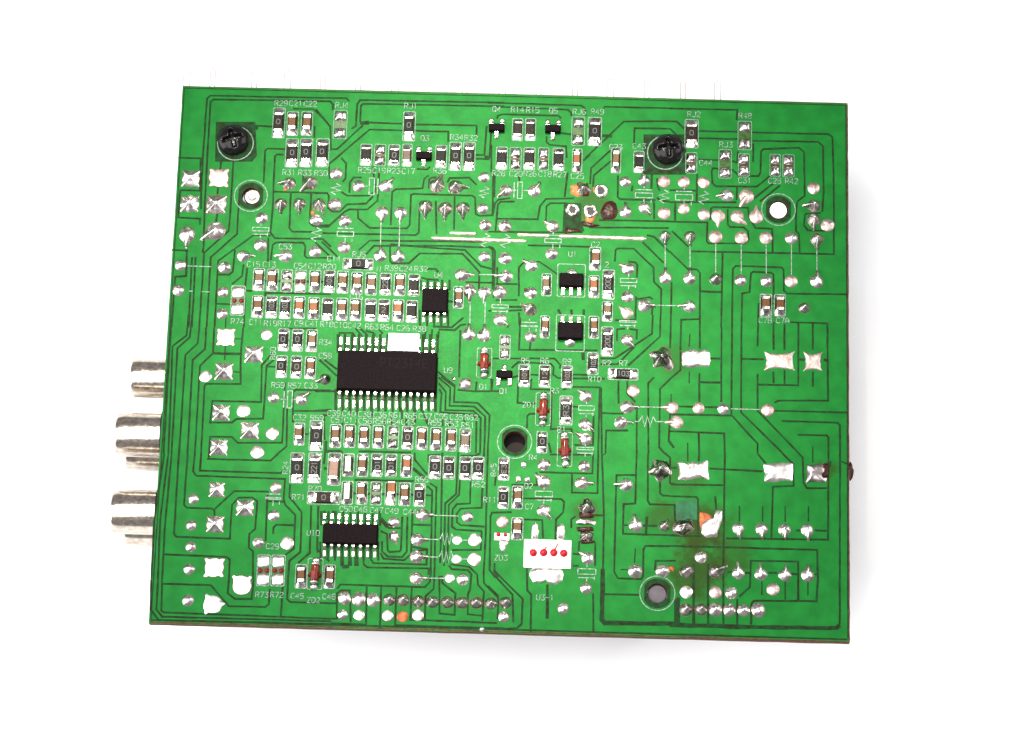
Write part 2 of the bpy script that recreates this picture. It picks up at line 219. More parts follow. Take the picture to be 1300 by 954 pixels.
# ------------------------------------------------------------------ isolation gaps between the copper areas
GAPS = [
 ([(-3.345,4.815),(-5.542,4.799),(-5.597,4.741),(-5.605,3.591),(-5.598,2.996)],0.0338),
 ([(-3.343,4.753),(-5.472,4.727),(-5.528,4.686),(-5.529,3.873),(-5.518,2.609)],0.0338),([(-6.052,3.584),(-5.618,3.582)],0.0338),
 ([(-5.644,3.576),(-5.622,2.962),(-5.976,2.96),(-5.984,2.438),(-5.591,2.427),(-5.585,2.311)],0.0338),([(-5.05,3.536),(-5.053,2.622)],0.0338),
 ([(-5.274,3.544),(-5.278,3.376)],0.0338),([(-5.298,3.041),(-5.304,2.901)],0.0338),
 ([(-4.129,3.8),(-4.445,3.805),(-4.488,3.762),(-4.483,3.147)],0.0338),
 ([(-4.15,3.688),(-4.269,3.698),(-4.306,3.655),(-4.3,3.013),(-4.294,2.644)],0.0338),([(-4.298,2.98),(-3.315,2.979)],0.0338),
 ([(-3.776,3.306),(-3.775,3.0)],0.0338),([(-4.904,4.251),(-4.639,4.236),(-4.375,4.227)],0.0338),([(-4.865,4.272),(-4.637,4.194)],0.0846),
 ([(-4.023,4.587),(-3.653,4.589),(-3.32,4.259)],0.0254),([(-3.611,4.265),(-3.614,4.04)],0.0338),([(-5.598,2.996),(-5.581,2.608)],0.0338),
 ([(-5.518,2.608),(-5.495,1.893),(-5.507,1.783)],0.0338),([(-5.052,2.621),(-5.061,2.209),(-5.481,1.784),(-5.487,0.384)],0.0338),
 ([(-4.911,3.017),(-4.91,2.158),(-5.354,1.705),(-5.357,0.387)],0.0338),([(-4.308,2.141),(-4.609,2.144),(-5.22,1.64),(-5.215,0.391)],0.0338),
 ([(-4.294,2.642),(-4.311,2.202),(-4.227,2.094),(-3.367,2.104),(-3.216,1.957)],0.0338),
 ([(-4.285,1.68),(-4.26,1.969),(-4.198,2.018),(-3.715,2.026),(-3.673,1.958),(-3.677,1.779),(-3.636,1.739),(-3.233,1.75)],0.0338),
 ([(-4.345,2.104),(-4.328,1.651)],0.0338),([(-3.983,2.959),(-3.976,2.294),(-3.921,2.227),(-3.568,2.231)],0.0338),
 ([(-3.616,2.97),(-3.616,2.401),(-3.561,2.347),(-3.235,2.37)],0.0338),([(-4.932,1.854),(-4.949,1.442),(-5.011,1.385),(-5.219,1.38)],0.0338),
 ([(-4.762,1.584),(-4.776,1.365),(-4.949,1.209)],0.0338),([(-4.693,1.518),(-4.711,1.12),(-4.699,0.406)],0.0338),
 ([(-4.683,1.094),(-4.579,1.091)],0.0338),([(-5.201,0.834),(-4.955,0.828)],0.0338),([(-5.79,1.802),(-5.776,1.337),(-5.97,1.317),(-5.978,0.37)],0.0338),
 ([(-6.065,1.822),(-5.765,1.817)],0.0338),([(-5.692,1.695),(-5.675,0.379)],0.0338),([(-5.627,1.697),(-5.616,0.38)],0.0338),
 ([(-5.283,2.534),(-5.3,2.368)],0.0338),([(-4.382,1.288),(-3.187,1.294)],0.0451),([(-4.344,1.063),(-3.176,1.071)],0.0367),
 ([(-4.345,1.076),(-4.341,0.995)],0.0338),([(-5.992,0.604),(-5.979,-1.948)],0.0338),
 ([(-5.689,0.612),(-5.705,0.227),(-5.939,0.023),(-5.894,-1.946)],0.0338),([(-5.629,0.614),(-5.644,0.194),(-5.851,-0.015),(-5.838,-1.944)],0.0338),
 ([(-5.487,0.382),(-5.496,0.09),(-5.702,-0.132),(-5.706,-1.941)],0.0338),([(-5.365,0.385),(-5.36,-0.014),(-5.568,-0.222),(-5.56,-1.937)],0.0338),
 ([(-5.223,0.389),(-5.214,-0.091),(-5.433,-0.326),(-5.43,-1.933)],0.0338),
 ([(-4.706,0.404),(-4.722,-0.118),(-4.694,-0.641),(-5.311,-0.658),(-5.333,-0.712),(-5.32,-1.93)],0.0338),([(-5.214,-0.091),(-4.698,-0.085)],0.0451),
 ([(-5.022,0.631),(-5.021,0.387)],0.0211),([(-5.004,0.076),(-5.001,-0.206)],0.0211),([(-4.842,0.189),(-4.713,0.193)],0.0211),
 ([(-4.848,-0.417),(-4.719,-0.427)],0.0211),
 ([(-4.157,-0.062),(-4.279,-0.213),(-4.34,-0.282),(-4.317,-0.964),(-5.178,-0.967),(-5.194,-1.362),(-4.81,-1.351),(-4.737,-1.283),(-4.263,-1.269),(-4.254,-0.293),(-4.126,-0.182)],0.0338),
 ([(-4.235,-0.306),(-4.094,-0.307)],0.0338),([(-3.911,-0.605),(-3.908,-1.697),(-4.688,-1.719),(-4.795,-1.616),(-5.179,-1.622),(-5.178,-1.997)],0.0338),
 ([(-3.85,-1.058),(-3.829,-1.761),(-3.963,-1.884)],0.0338),([(-3.096,-0.716),(-3.713,-0.72),(-3.762,-0.762),(-3.735,-1.321)],0.0338),
 ([(-3.732,-1.108),(-3.104,-1.096)],0.0338),([(-3.533,-1.528),(-3.456,-1.526)],0.0338),([(-4.077,0.4),(-3.406,0.419)],0.0338),
 ([(-5.966,-1.944),(-6.069,-3.176)],0.0338),([(-5.895,-1.942),(-5.967,-3.173)],0.0338),([(-5.838,-1.941),(-5.876,-3.293)],0.0338),
 ([(-5.711,-1.937),(-5.708,-3.392),(-5.664,-3.443),(-4.734,-3.448),(-4.729,-2.843),(-4.621,-2.709),(-4.38,-2.702),(-4.288,-2.765),(-4.3,-3.262),(-4.396,-3.355),(-4.396,-3.602),(-4.317,-3.665),(-4.291,-4.163)],0.0338),
 ([(-5.558,-1.933),(-5.567,-2.866),(-5.513,-2.917),(-5.08,-2.918),(-5.027,-2.956),(-5.022,-3.06)],0.0338),
 ([(-5.029,-2.93),(-4.704,-2.594),(-4.119,-2.59),(-4.111,-3.477)],0.0338),
 ([(-5.43,-1.929),(-5.444,-2.259),(-5.381,-2.337),(-3.825,-2.351),(-3.832,-2.713),(-3.802,-2.817),(-3.615,-2.995),(-3.612,-3.593),(-3.758,-3.714)],0.0338),
 ([(-5.32,-1.926),(-5.323,-2.243),(-3.907,-2.248),(-3.834,-2.175)],0.0338),([(-5.183,-2.002),(-5.194,-2.028),(-4.096,-2.024),(-3.963,-1.888)],0.0338),
 ([(-3.731,-2.448),(-3.733,-2.671),(-3.504,-2.939),(-3.495,-3.655),(-3.677,-3.815),(-3.686,-4.146)],0.0338),
 ([(-3.632,-3.178),(-3.936,-3.181),(-3.985,-3.227),(-3.979,-3.344)],0.0338),([(-3.344,-2.817),(-3.33,-3.663),(-3.523,-3.85)],0.0338),
 ([(-3.217,-2.814),(-3.206,-3.595),(-2.982,-3.809)],0.0338),([(-5.876,-3.293),(-5.866,-4.207)],0.0338),([(-5.967,-3.173),(-5.937,-4.209)],0.0338),
 ([(-6.069,-3.176),(-6.053,-4.212)],0.0338),([(-5.873,-3.76),(-4.779,-3.774),(-4.713,-3.818),(-4.707,-4.175)],0.0338),
 ([(-4.097,-2.76),(-3.817,-2.765)],0.0338),([(-3.632,4.81),(-3.063,4.817),(-3.008,4.762)],0.0338),
 ([(-3.629,4.745),(-3.351,4.747),(-3.295,4.683),(-3.304,4.584)],0.0338),
 ([(-3.608,4.59),(-3.329,4.259),(-3.296,3.824),(-3.191,3.827),(-2.737,4.303)],0.0338),([(-2.634,4.357),(-2.027,4.352)],0.0338),
 ([(-1.789,4.344),(-0.681,4.353),(-0.674,4.15)],0.0338),([(-3.31,3.543),(-2.615,4.222),(-2.021,4.219)],0.0338),
 ([(-1.784,4.223),(-1.191,4.22),(-1.184,4.023)],0.0338),([(-2.945,4.227),(-2.868,4.286),(-2.86,4.71),(-2.811,4.788),(-0.193,4.813)],0.0338),
 ([(-2.792,4.358),(-2.793,4.683),(-2.755,4.718),(-0.191,4.742)],0.0338),([(-2.792,4.339),(-2.634,4.357)],0.0705),
 ([(-3.105,3.661),(-3.008,3.551),(-3.009,3.272),(-3.058,3.201)],0.0338),([(-3.297,3.25),(-3.323,3.543)],0.0338),
 ([(-2.931,2.996),(-2.927,3.191),(-2.865,3.29),(-2.721,3.294)],0.0338),([(-0.674,3.715),(-0.424,3.708)],0.0338),
 ([(-0.676,3.785),(-0.518,3.789),(-0.496,4.352)],0.0338),([(-0.424,3.722),(-0.413,4.242)],0.0338),([(-0.517,3.744),(-0.425,3.736)],0.0705),
 ([(-1.731,3.489),(-1.546,3.481),(-1.496,3.538)],0.0338),([(-1.507,3.119),(-1.501,3.3),(-1.449,3.33),(-1.37,3.332)],0.0338),
 ([(-1.17,3.24),(-1.134,3.325),(-0.78,3.348),(-0.645,3.213)],0.0338),([(-2.52,3.509),(-2.498,3.286)],0.0338),([(-2.41,3.4),(-2.415,3.317)],0.0338),
 ([(-3.546,2.967),(-3.323,2.973),(-3.295,2.918),(-3.298,2.696),(-3.216,2.629),(-3.086,2.633),(-2.961,2.775),(-2.622,2.798),(-2.496,2.941)],0.0338),
 ([(-3.516,2.33),(-3.282,2.337),(-3.007,2.621),(-2.918,2.679),(-2.591,2.688),(-2.415,2.86),(-2.41,3.389)],0.0338),
 ([(-3.076,3.008),(-2.968,2.941),(-2.576,2.952),(-2.474,3.025),(-2.471,3.276)],0.0338),
 ([(-2.761,2.683),(-2.754,2.517),(-2.537,2.335),(-1.871,2.349),(-1.821,2.405),(-1.817,2.987),(-1.765,3.008),(-0.717,3.004),(-0.663,2.964),(-0.641,2.66),(-0.574,2.62),(-0.339,2.64),(-0.35,3.447)],0.0338),
 ([(-2.16,2.396),(-2.159,3.033),(-2.096,3.085),(-1.612,3.118),(-1.592,3.3),(-1.516,3.372)],0.0338),
 ([(-2.159,2.037),(-2.147,1.721),(-2.106,1.681),(-1.807,1.69),(-1.619,1.879),(-0.851,1.895),(-0.541,1.561),(-0.54,1.124)],0.0338),
 ([(-3.381,2.218),(-1.71,2.223),(-1.654,2.272),(-1.656,2.742)],0.0338),([(-1.368,2.889),(-1.333,2.253)],0.0338),
 ([(-1.031,2.982),(-1.022,2.345)],0.0338),([(-2.715,1.911),(-2.527,2.096),(-0.507,2.133)],0.0338),
 ([(-2.581,1.833),(-2.445,2.002),(-1.286,2.034),(-0.373,2.027),(-0.314,1.979),(-0.297,1.24)],0.0338),
 ([(-2.146,2.037),(-1.284,1.985),(-0.814,1.965),(-0.518,1.671),(-0.309,1.622)],0.0338),([(-3.503,2.041),(-3.176,1.734)],0.0338),
 ([(-3.386,2.052),(-3.087,1.777)],0.0338),([(-0.782,1.363),(-0.301,1.362)],0.0338),([(-1.094,0.999),(-0.99,0.988)],0.0338),
 ([(-1.576,1.422),(-1.471,1.398),(-1.263,1.39)],0.0338),([(-1.504,1.589),(-1.322,1.594),(-1.268,1.513)],0.0338),
 ([(-0.479,4.805),(1.213,4.796),(1.281,4.741),(1.297,4.6)],0.0338),([(-0.477,4.734),(0.964,4.709),(1.032,4.649),(1.033,4.592)],0.0338),
 ([(-0.311,4.498),(-0.3,4.555),(-0.208,4.586),(0.796,4.586),(0.85,4.531)],0.0338),([(0.856,4.249),(1.068,4.227)],0.0338),
 ([(0.594,4.185),(0.597,4.073),(0.651,4.018),(0.954,3.999),(0.972,3.775)],0.0338),([(0.992,3.496),(0.95,3.021)],0.0338),
 ([(1.611,4.736),(1.637,4.785),(2.812,4.787)],0.0338),([(1.263,3.727),(1.392,3.843)],0.0338),([(1.314,3.785),(1.985,4.506),(2.816,4.538)],0.0338),
 ([(1.403,3.284),(1.41,3.591),(1.784,3.966)],0.0338),([(1.457,3.23),(1.465,3.453),(1.788,3.756)],0.0338),
 ([(2.177,4.061),(2.185,4.385),(2.831,4.389),(2.938,4.279)],0.0338),([(1.898,3.465),(1.906,3.048),(1.959,3.007),(2.587,3.011)],0.0338),
 ([(2.164,3.278),(2.152,3.166)],0.0338),([(2.341,3.701),(2.514,3.51),(2.506,3.204)],0.0338),([(2.607,3.429),(2.623,3.263),(2.663,3.194)],0.0338),
 ([(-0.318,3.403),(-0.319,2.985)],0.0338),([(0.114,3.415),(0.131,3.276)],0.0338),([(-0.401,3.989),(-0.386,3.457)],0.0338),
 ([(1.595,4.228),(1.779,4.219)],0.0564),([(2.815,4.784),(4.043,4.79),(4.036,4.592)],0.0338),([(2.818,4.535),(2.95,4.533),(3.083,4.396)],0.0338),
 ([(3.347,4.361),(4.059,4.367)],0.0338),([(4.296,4.362),(5.692,4.365),(5.771,4.316),(5.795,3.296)],0.0338),([(3.322,4.22),(4.06,4.226)],0.0338),
 ([(4.323,4.2),(5.508,4.211),(5.6,4.129),(5.612,3.291)],0.0338),([(3.353,3.814),(3.721,3.81)],0.0338),([(3.957,3.803),(4.05,3.763)],0.0338),
 ([(4.061,3.988),(4.05,3.777)],0.0338),([(4.337,4.15),(4.338,3.785)],0.0338),
 ([(3.959,3.635),(4.091,3.513),(4.432,3.522),(4.471,3.593),(4.482,3.999),(4.521,4.043),(5.166,4.089),(5.258,4.007),(5.271,3.17),(5.14,3.055),(5.114,2.907)],0.0338),
 ([(3.722,3.642),(3.617,3.653),(3.591,3.597),(3.607,3.36),(3.673,3.306),(4.406,3.321),(4.498,3.399),(4.642,3.528)],0.0338),
 ([(4.721,3.405),(4.355,3.088)],0.0338),([(4.826,3.352),(4.46,3.036)],0.0338),([(3.33,3.533),(3.322,3.004)],0.0338),
 ([(4.053,3.303),(4.041,3.052)],0.0338),([(2.835,3.207),(3.307,3.212)],0.0338),([(2.838,2.977),(4.042,3.01)],0.0338),
 ([(2.943,2.986),(2.934,2.64)],0.0338),
 ([(2.843,2.61),(3.522,2.609),(3.513,2.256),(3.552,2.215),(4.203,2.234),(4.268,2.304),(4.254,2.469),(4.175,2.536),(3.927,2.538),(3.888,2.583),(3.886,2.874)],0.0338),
 ([(3.574,2.658),(3.585,2.88),(3.624,2.908),(4.252,2.912),(4.266,2.746),(4.384,2.528),(4.684,2.523),(4.699,2.069)],0.0338),
 ([(5.795,3.289),(5.792,2.072),(5.193,2.069),(3.241,2.055)],0.0338),([(5.612,3.284),(5.585,2.866)],0.0338),
 ([(5.559,2.852),(5.297,2.825),(5.271,2.802),(5.258,2.608),(5.324,2.513),(5.689,2.51)],0.0338),
 ([(5.114,2.909),(5.115,2.494),(5.167,2.44),(5.18,2.082)],0.0338),([(3.801,2.044),(3.786,0.643)],0.0338),([(3.418,1.307),(3.781,1.304)],0.0395),
 ([(3.193,1.725),(3.349,1.715),(3.401,1.648),(3.411,0.236)],0.0338),([(3.405,0.79),(3.074,0.767),(3.068,0.199)],0.0338),
 ([(3.98,0.649),(3.985,1.747),(4.037,1.803),(4.856,1.799),(4.895,1.759),(4.896,1.362),(4.961,1.309),(6.036,1.321)],0.0338),
 ([(4.148,0.654),(4.157,1.287),(4.287,1.318),(4.311,1.674),(4.349,1.697),(4.674,1.692),(4.713,1.658),(4.715,1.194)],0.0338),
 ([(2.885,2.431),(3.188,2.136)],0.0338),([(2.851,2.044),(3.193,1.711)],0.0338),([(4.434,0.318),(4.448,1.104),(4.495,1.119)],0.0338),
 ([(4.65,1.11),(4.741,1.113)],0.0338),([(-0.274,2.343),(-0.249,2.842),(-0.199,2.898),(0.05,2.911)],0.0338),
 ([(-0.413,2.629),(-0.335,2.645),(-0.302,2.868),(-0.239,2.939),(-0.031,2.973)],0.0338),
 ([(-0.255,2.578),(0.477,2.585),(0.51,2.835),(0.611,2.977),(1.121,3.005)],0.0338),([(0.622,2.533),(0.627,2.838),(0.692,2.896),(0.992,2.91)],0.0338),
 ([(-0.404,2.325),(0.953,2.349)],0.0338),([(0.307,2.089),(1.428,2.087)],0.0338),([(-0.396,2.05),(-0.317,2.024),(-0.275,1.957),(-0.275,1.081)],0.0338),
 ([(1.394,2.458),(2.83,2.485)],0.0338),([(1.574,2.602),(2.841,2.615)],0.0338),([(2.44,2.336),(2.571,2.312),(2.783,2.098),(2.849,2.031)],0.0338),
 ([(2.364,2.21),(2.747,1.822)],0.0338),
 ([(1.876,1.825),(1.885,2.045),(1.923,2.073),(2.21,2.076),(2.566,1.734),(2.583,1.461),(2.715,1.328),(2.709,0.849)],0.0338),
 ([(2.895,1.47),(2.89,0.854)],0.0338),([(2.11,1.831),(2.24,1.821),(2.28,1.768),(2.271,1.535)],0.0338),([(2.564,1.025),(2.554,0.845)],0.0338),
 ([(2.277,1.125),(2.51,1.173),(2.562,1.133)],0.0338),([(2.263,1.179),(2.258,0.744),(1.896,0.721)],0.0338),
 ([(0.177,1.121),(0.162,1.667),(0.238,1.752)],0.0338),([(-0.244,1.341),(0.145,1.352)],0.0338),([(-0.235,1.041),(0.153,1.052)],0.0338),
 ([(-0.228,1.656),(-0.218,1.342)],0.0338),([(-0.359,0.834),(-0.307,0.841)],0.0338),([(0.001,0.92),(0.234,0.927)],0.0338),
 ([(0.003,0.849),(0.236,0.864)],0.0338),([(0.185,0.822),(0.205,0.578)],0.0338),([(1.919,3.013),(2.535,3.003),(2.562,2.948),(2.566,2.643)],0.0338),
 ([(2.941,2.972),(2.945,2.626)],0.0338),([(2.612,3.061),(2.666,3.006),(2.836,2.989)],0.0338),([(0.238,1.752),(0.523,1.787),(0.867,1.55)],0.0254),
 ([(0.883,0.896),(0.937,0.789)],0.0423),([(1.116,0.902),(1.131,0.794)],0.0423),([(1.336,0.909),(1.338,0.8)],0.0423),
 ([(-2.993,0.254),(-2.984,0.349),(-2.752,0.356),(-2.71,0.289)],0.0338),([(-2.717,0.451),(-2.581,0.293)],0.0338),
 ([(-2.653,0.467),(-2.519,0.349),(-2.491,0.295)],0.0338),([(-2.521,0.403),(-2.391,0.366),(-2.35,0.313)],0.0338),
 ([(-2.29,0.436),(-2.222,0.357)],0.0338),([(-3.323,-0.159),(-3.001,-0.446)],0.0338),([(-3.233,-0.157),(-3.006,-0.325)],0.0338),
 ([(-3.373,-0.738),(-3.001,-0.727)],0.0338),([(-3.357,-1.098),(-3.076,-1.063)],0.0338),([(-2.757,-1.027),(-2.713,-1.159)],0.0338),
 ([(-2.616,-1.023),(-2.597,-1.156)],0.0338),([(-2.359,-1.016),(-2.353,-1.176)],0.0338),([(-1.834,-1.002),(-1.812,-1.241)],0.0338),
 ([(-1.59,-0.995),(-1.581,-1.261)],0.0338),([(-1.46,-1.044),(-1.375,-1.281)],0.0338),
 ([(-1.217,-0.315),(-0.912,-0.575),(-0.915,-0.869),(-0.491,-0.871),(-0.279,-1.091),(-0.291,-1.789)],0.0338),
 ([(-1.2,-0.422),(-0.988,-0.604),(-0.989,-0.938),(-0.553,-0.939),(-0.355,-1.12),(-0.353,-1.791)],0.0338),
 ([(-1.196,-0.529),(-1.062,-0.686),(-1.064,-1.02),(-0.563,-1.019),(-0.431,-1.149),(-0.424,-1.793)],0.0338),
 ([(-1.18,-0.636),(-1.138,-0.715),(-1.152,-1.062),(-0.561,-1.086),(-0.506,-1.204),(-0.501,-1.795)],0.0338),([(-0.843,0.463),(-0.84,-0.412)],0.0338),
 ([(-1.336,0.517),(-1.0,0.513),(-0.799,0.695)],0.0338),([(-1.231,0.466),(-0.946,0.46),(-0.846,0.558),(-0.743,0.574)],0.0338),
 ([(-1.462,0.432),(-1.47,0.27)],0.0338),([(-1.347,0.463),(-1.351,0.219)],0.0338),([(-1.23,0.439),(-1.242,0.033)],0.0338),
 ([(-0.858,-0.64),(-0.549,-0.659),(-0.215,-0.649)],0.0338),([(-0.529,-0.484),(-0.536,-0.658)],0.0338),([(-0.248,-0.423),(-0.254,-0.637)],0.0338),
 ([(-3.139,-1.649),(-3.143,-1.835),(-2.836,-1.839)],0.0493),([(-3.166,-1.623),(-3.199,-1.173),(-3.071,-1.169)],0.0338),
 ([(-1.149,-0.394),(-0.912,-0.575)],0.0564),([(-2.877,-1.212),(-2.863,-1.363)],0.0338),([(-2.633,-1.226),(-2.619,-1.356)],0.0338),
 ([(-2.376,-1.246),(-2.364,-1.349)],0.0338),([(-2.134,-1.199),(-2.121,-1.342)],0.0338),([(-2.007,-1.18),(-1.993,-1.339)],0.0338),
 ([(-1.749,-1.199),(-1.737,-1.331)],0.0338),([(-1.622,-1.177),(-1.609,-1.328)],0.0338),([(-1.365,-1.196),(-1.353,-1.321)],0.0338),
 ([(-1.11,-1.154),(-1.097,-1.314)],0.0338),([(-0.981,-1.193),(-0.969,-1.31)],0.0338),([(-0.726,-1.152),(-0.713,-1.303)],0.0338),
 ([(-0.255,-0.047),(0.84,-0.016),(0.946,-0.134),(0.934,-0.202)],0.0338),
 ([(0.085,-0.212),(0.198,-0.101),(0.778,-0.112),(0.831,-0.178),(0.821,-0.312),(0.913,-0.377),(1.736,-0.367)],0.0338),
 ([(1.117,-0.304),(1.426,-0.301)],0.0338),([(0.423,-0.323),(0.564,-0.333)],0.0338),([(0.116,-0.386),(0.205,-0.356)],0.0338),
 ([(0.208,-0.49),(0.206,-0.851),(0.539,-0.855)],0.0338),([(0.438,-0.403),(0.43,-0.591),(0.79,-0.594)],0.0338),
 ([(0.802,-0.581),(0.807,-1.313),(1.165,-1.303),(1.193,-1.422)],0.0338),([(0.531,-1.042),(0.429,-1.045),(0.386,-1.086),(0.385,-1.312)],0.0338),
 ([(0.995,-0.589),(1.199,-0.529),(1.649,-0.53),(1.647,-1.735)],0.0338),([(1.684,-0.996),(2.081,-0.999)],0.0338),
 ([(-0.269,-0.423),(-0.262,-0.651),(-0.108,-0.646)],0.0338),([(0.214,0.723),(0.204,0.128),(1.597,0.153)],0.0338),
 ([(0.406,0.295),(0.397,0.147)],0.0338),([(1.556,-1.04),(1.555,-1.584),(1.223,-1.593)],0.0338),([(0.775,-1.566),(0.818,-1.75)],0.0338),
 ([(1.182,-0.89),(1.284,-0.893)],0.0338),([(2.567,0.843),(2.559,0.491),(1.909,0.014),(1.651,0.007)],0.0338),
 ([(2.709,0.847),(2.702,0.441),(2.143,-0.114)],0.0338),([(2.24,0.225),(1.962,-0.092),(1.653,-0.101)],0.0338),([(1.981,-0.4),(1.988,-0.815)],0.0338),
 ([(2.135,-0.396),(2.139,-0.623),(2.283,-0.78)],0.0338),([(2.31,-0.886),(2.323,-1.716)],0.0338),([(2.609,-0.316),(2.508,-0.426),(2.528,-1.71)],0.0338),
 ([(2.88,-0.348),(2.715,-0.527),(2.717,-1.591),(2.808,-1.694)],0.0338),([(2.89,0.852),(2.885,0.23)],0.0338),
 ([(2.901,-0.976),(2.882,-1.481),(2.973,-1.597)],0.0338),([(1.775,-1.731),(1.78,-1.313),(2.163,-1.302)],0.0338),
 ([(1.942,0.338),(1.938,0.555),(2.08,0.572)],0.0338),([(2.157,0.566),(2.287,0.551),(2.289,0.375)],0.0338),([(1.675,-0.529),(1.711,-1.733)],0.0338),
 ([(1.34,0.106),(1.343,-0.029)],0.0564),([(3.068,0.181),(3.073,-0.169),(2.882,-0.348)],0.0338),([(3.232,0.51),(3.222,0.266)],0.0211),
 ([(3.227,-0.191),(3.23,-0.406)],0.0211),([(3.408,-0.213),(3.413,-0.748)],0.0338),([(3.422,-0.379),(3.782,-0.379)],0.0423),
 ([(3.794,0.642),(3.798,-0.737)],0.0338),([(3.572,0.061),(3.778,0.066)],0.0338),([(3.98,0.647),(3.979,-0.972),(4.443,-1.477),(4.444,-1.656)],0.0338),
 ([(4.148,0.652),(4.15,-0.914),(4.89,-1.644)],0.0338),([(4.429,0.316),(4.429,0.308)],0.0338),([(4.437,-0.197),(4.44,-0.879),(5.171,-1.636)],0.0338),
 ([(4.165,0.069),(4.551,0.075)],0.0338),([(4.716,0.768),(4.718,0.254)],0.0338),([(4.91,0.746),(4.911,0.26)],0.0338),
 ([(5.156,0.767),(5.157,-0.392),(4.45,-0.398)],0.0338),([(5.414,0.755),(5.414,0.274)],0.0338),([(4.719,-0.149),(4.72,-0.364)],0.0338),
 ([(4.912,-0.117),(4.913,-0.372)],0.0338),([(5.414,-0.13),(5.414,-0.411)],0.0338),
 ([(5.014,0.776),(5.673,0.768),(5.683,-0.658),(4.811,-0.682),(4.734,-0.724)],0.0338),([(5.156,0.091),(5.272,0.081)],0.0564),
 ([(5.607,0.091),(5.684,0.087)],0.0493),([(4.734,-0.871),(6.028,-0.867)],0.0338),([(4.863,-1.054),(5.849,-1.058),(5.892,-1.105),(5.89,-1.616)],0.0338),
 ([(5.145,-1.298),(5.656,-1.297),(5.689,-1.336),(5.689,-1.622)],0.0338),([(2.89,-0.989),(3.992,-0.977)],0.0338),
 ([(3.042,-0.838),(3.299,-0.837)],0.0338),([(3.491,-0.839),(3.735,-0.832)],0.0338),([(2.894,-1.295),(3.854,-1.308),(3.869,-1.673)],0.0338),
 ([(3.406,-1.307),(3.423,-1.685)],0.0338),([(2.897,-1.48),(2.975,-1.597)],0.0338),([(3.216,-1.498),(3.219,-1.691)],0.0211),
 ([(5.413,-1.502),(5.413,-1.629)],0.0211),([(2.911,-0.615),(2.913,-0.762)],0.0211),([(-0.291,-1.786),(-0.281,-3.136),(-0.294,-3.966)],0.0338),
 ([(-0.353,-1.787),(-0.358,-1.853)],0.0338),([(-0.424,-1.789),(-0.512,-1.837),(-0.767,-1.844)],0.0338),([(-1.088,-1.795),(-1.061,-3.314)],0.0338),
 ([(-1.324,-1.986),(-1.329,-1.854),(-1.125,-1.835)],0.0338),([(-1.573,-1.808),(-1.568,-1.94),(-1.342,-2.197)],0.0338),
 ([(-1.6,-2.099),(-1.364,-2.277)],0.0564),([(-1.285,-2.353),(-1.168,-2.429),(-1.162,-3.317)],0.0338),
 ([(-1.334,-2.407),(-1.242,-2.483),(-1.214,-3.992)],0.0338),([(-1.354,-2.578),(-1.239,-2.575)],0.0338),
 ([(-0.807,-1.787),(-0.821,-2.537),(-1.006,-2.713),(-0.999,-3.286)],0.0338),([(-0.765,-2.286),(-0.769,-2.549),(-0.941,-2.737),(-0.935,-3.284)],0.0338),
 ([(-0.574,-2.307),(-0.574,-2.701),(-0.802,-2.72),(-0.875,-2.814),(-0.877,-3.127),(-0.799,-3.177),(-0.355,-3.19)],0.0338),
 ([(-0.367,-2.406),(-0.368,-2.773),(-0.736,-2.797),(-0.796,-2.89),(-0.791,-3.046),(-0.726,-3.096),(-0.307,-3.111)],0.0338),
 ([(-1.575,-3.107),(-1.246,-3.111)],0.0338),([(-1.572,-2.859),(-1.568,-3.64),(-1.691,-3.747),(-2.045,-3.731),(-2.1,-3.629)],0.0338),
 ([(-1.657,-2.966),(-1.646,-3.59),(-1.718,-3.696),(-1.971,-3.69),(-2.076,-3.602),(-2.083,-3.421)],0.0338),
 ([(-1.746,-2.969),(-1.748,-3.567),(-1.772,-3.593),(-1.949,-3.611),(-1.976,-3.573),(-2.0,-3.288),(-2.116,-3.239)],0.0338),
 ([(-2.3,-3.686),(-2.219,-3.813),(-1.296,-3.813),(-1.293,-3.541),(-1.548,-3.509)],0.0338),
 ([(-2.401,-3.689),(-2.382,-3.844),(-2.317,-3.893),(-1.256,-3.884),(-1.252,-3.993)],0.0338),([(-2.677,-2.576),(-1.557,-2.571)],0.0451),
 ([(-3.139,-1.64),(-3.158,-2.064)],0.0338),([(-3.155,-2.143),(-3.104,-2.141)],0.0423),([(-3.225,-2.827),(-3.199,-3.659)],0.0338),
 ([(-0.863,-3.542),(-0.358,-3.528),(-0.355,-3.19)],0.0338),([(-2.136,-3.045),(-1.966,-3.183),(-1.763,-3.178)],0.0338),
 ([(-2.151,-2.98),(-1.992,-3.158)],0.0705),([(-3.144,-1.82),(-2.863,-1.818)],0.0423),([(-2.556,-1.815),(-1.637,-1.81)],0.0367),
 ([(-2.611,-2.333),(-1.567,-2.324)],0.0367),([(-2.766,-3.725),(-2.759,-3.88)],0.0634),([(-2.759,-3.893),(-2.633,-3.889)],0.0634),
 ([(-2.627,-3.721),(-2.62,-3.876)],0.0634),([(-2.514,-3.718),(-2.507,-3.873)],0.0705),([(-3.12,-2.903),(-3.024,-3.056)],0.0564),
 ([(-2.942,-2.898),(-2.963,-3.003)],0.0564),([(-1.061,-3.314),(-1.057,-3.781)],0.0338),([(-1.162,-3.317),(-1.15,-3.887)],0.0338),
 ([(-0.999,-3.286),(-0.992,-3.83)],0.0338),([(-0.935,-3.284),(-0.931,-3.777)],0.0338),([(-0.14,-2.19),(-0.147,-2.374)],0.0338),
 ([(0.159,-2.837),(-0.184,-2.859),(-0.207,-2.925),(-0.196,-3.878),(-0.086,-4.012)],0.0338),
 ([(0.167,-2.68),(0.157,-2.339),(0.59,-2.34),(0.571,-2.104)],0.0338),
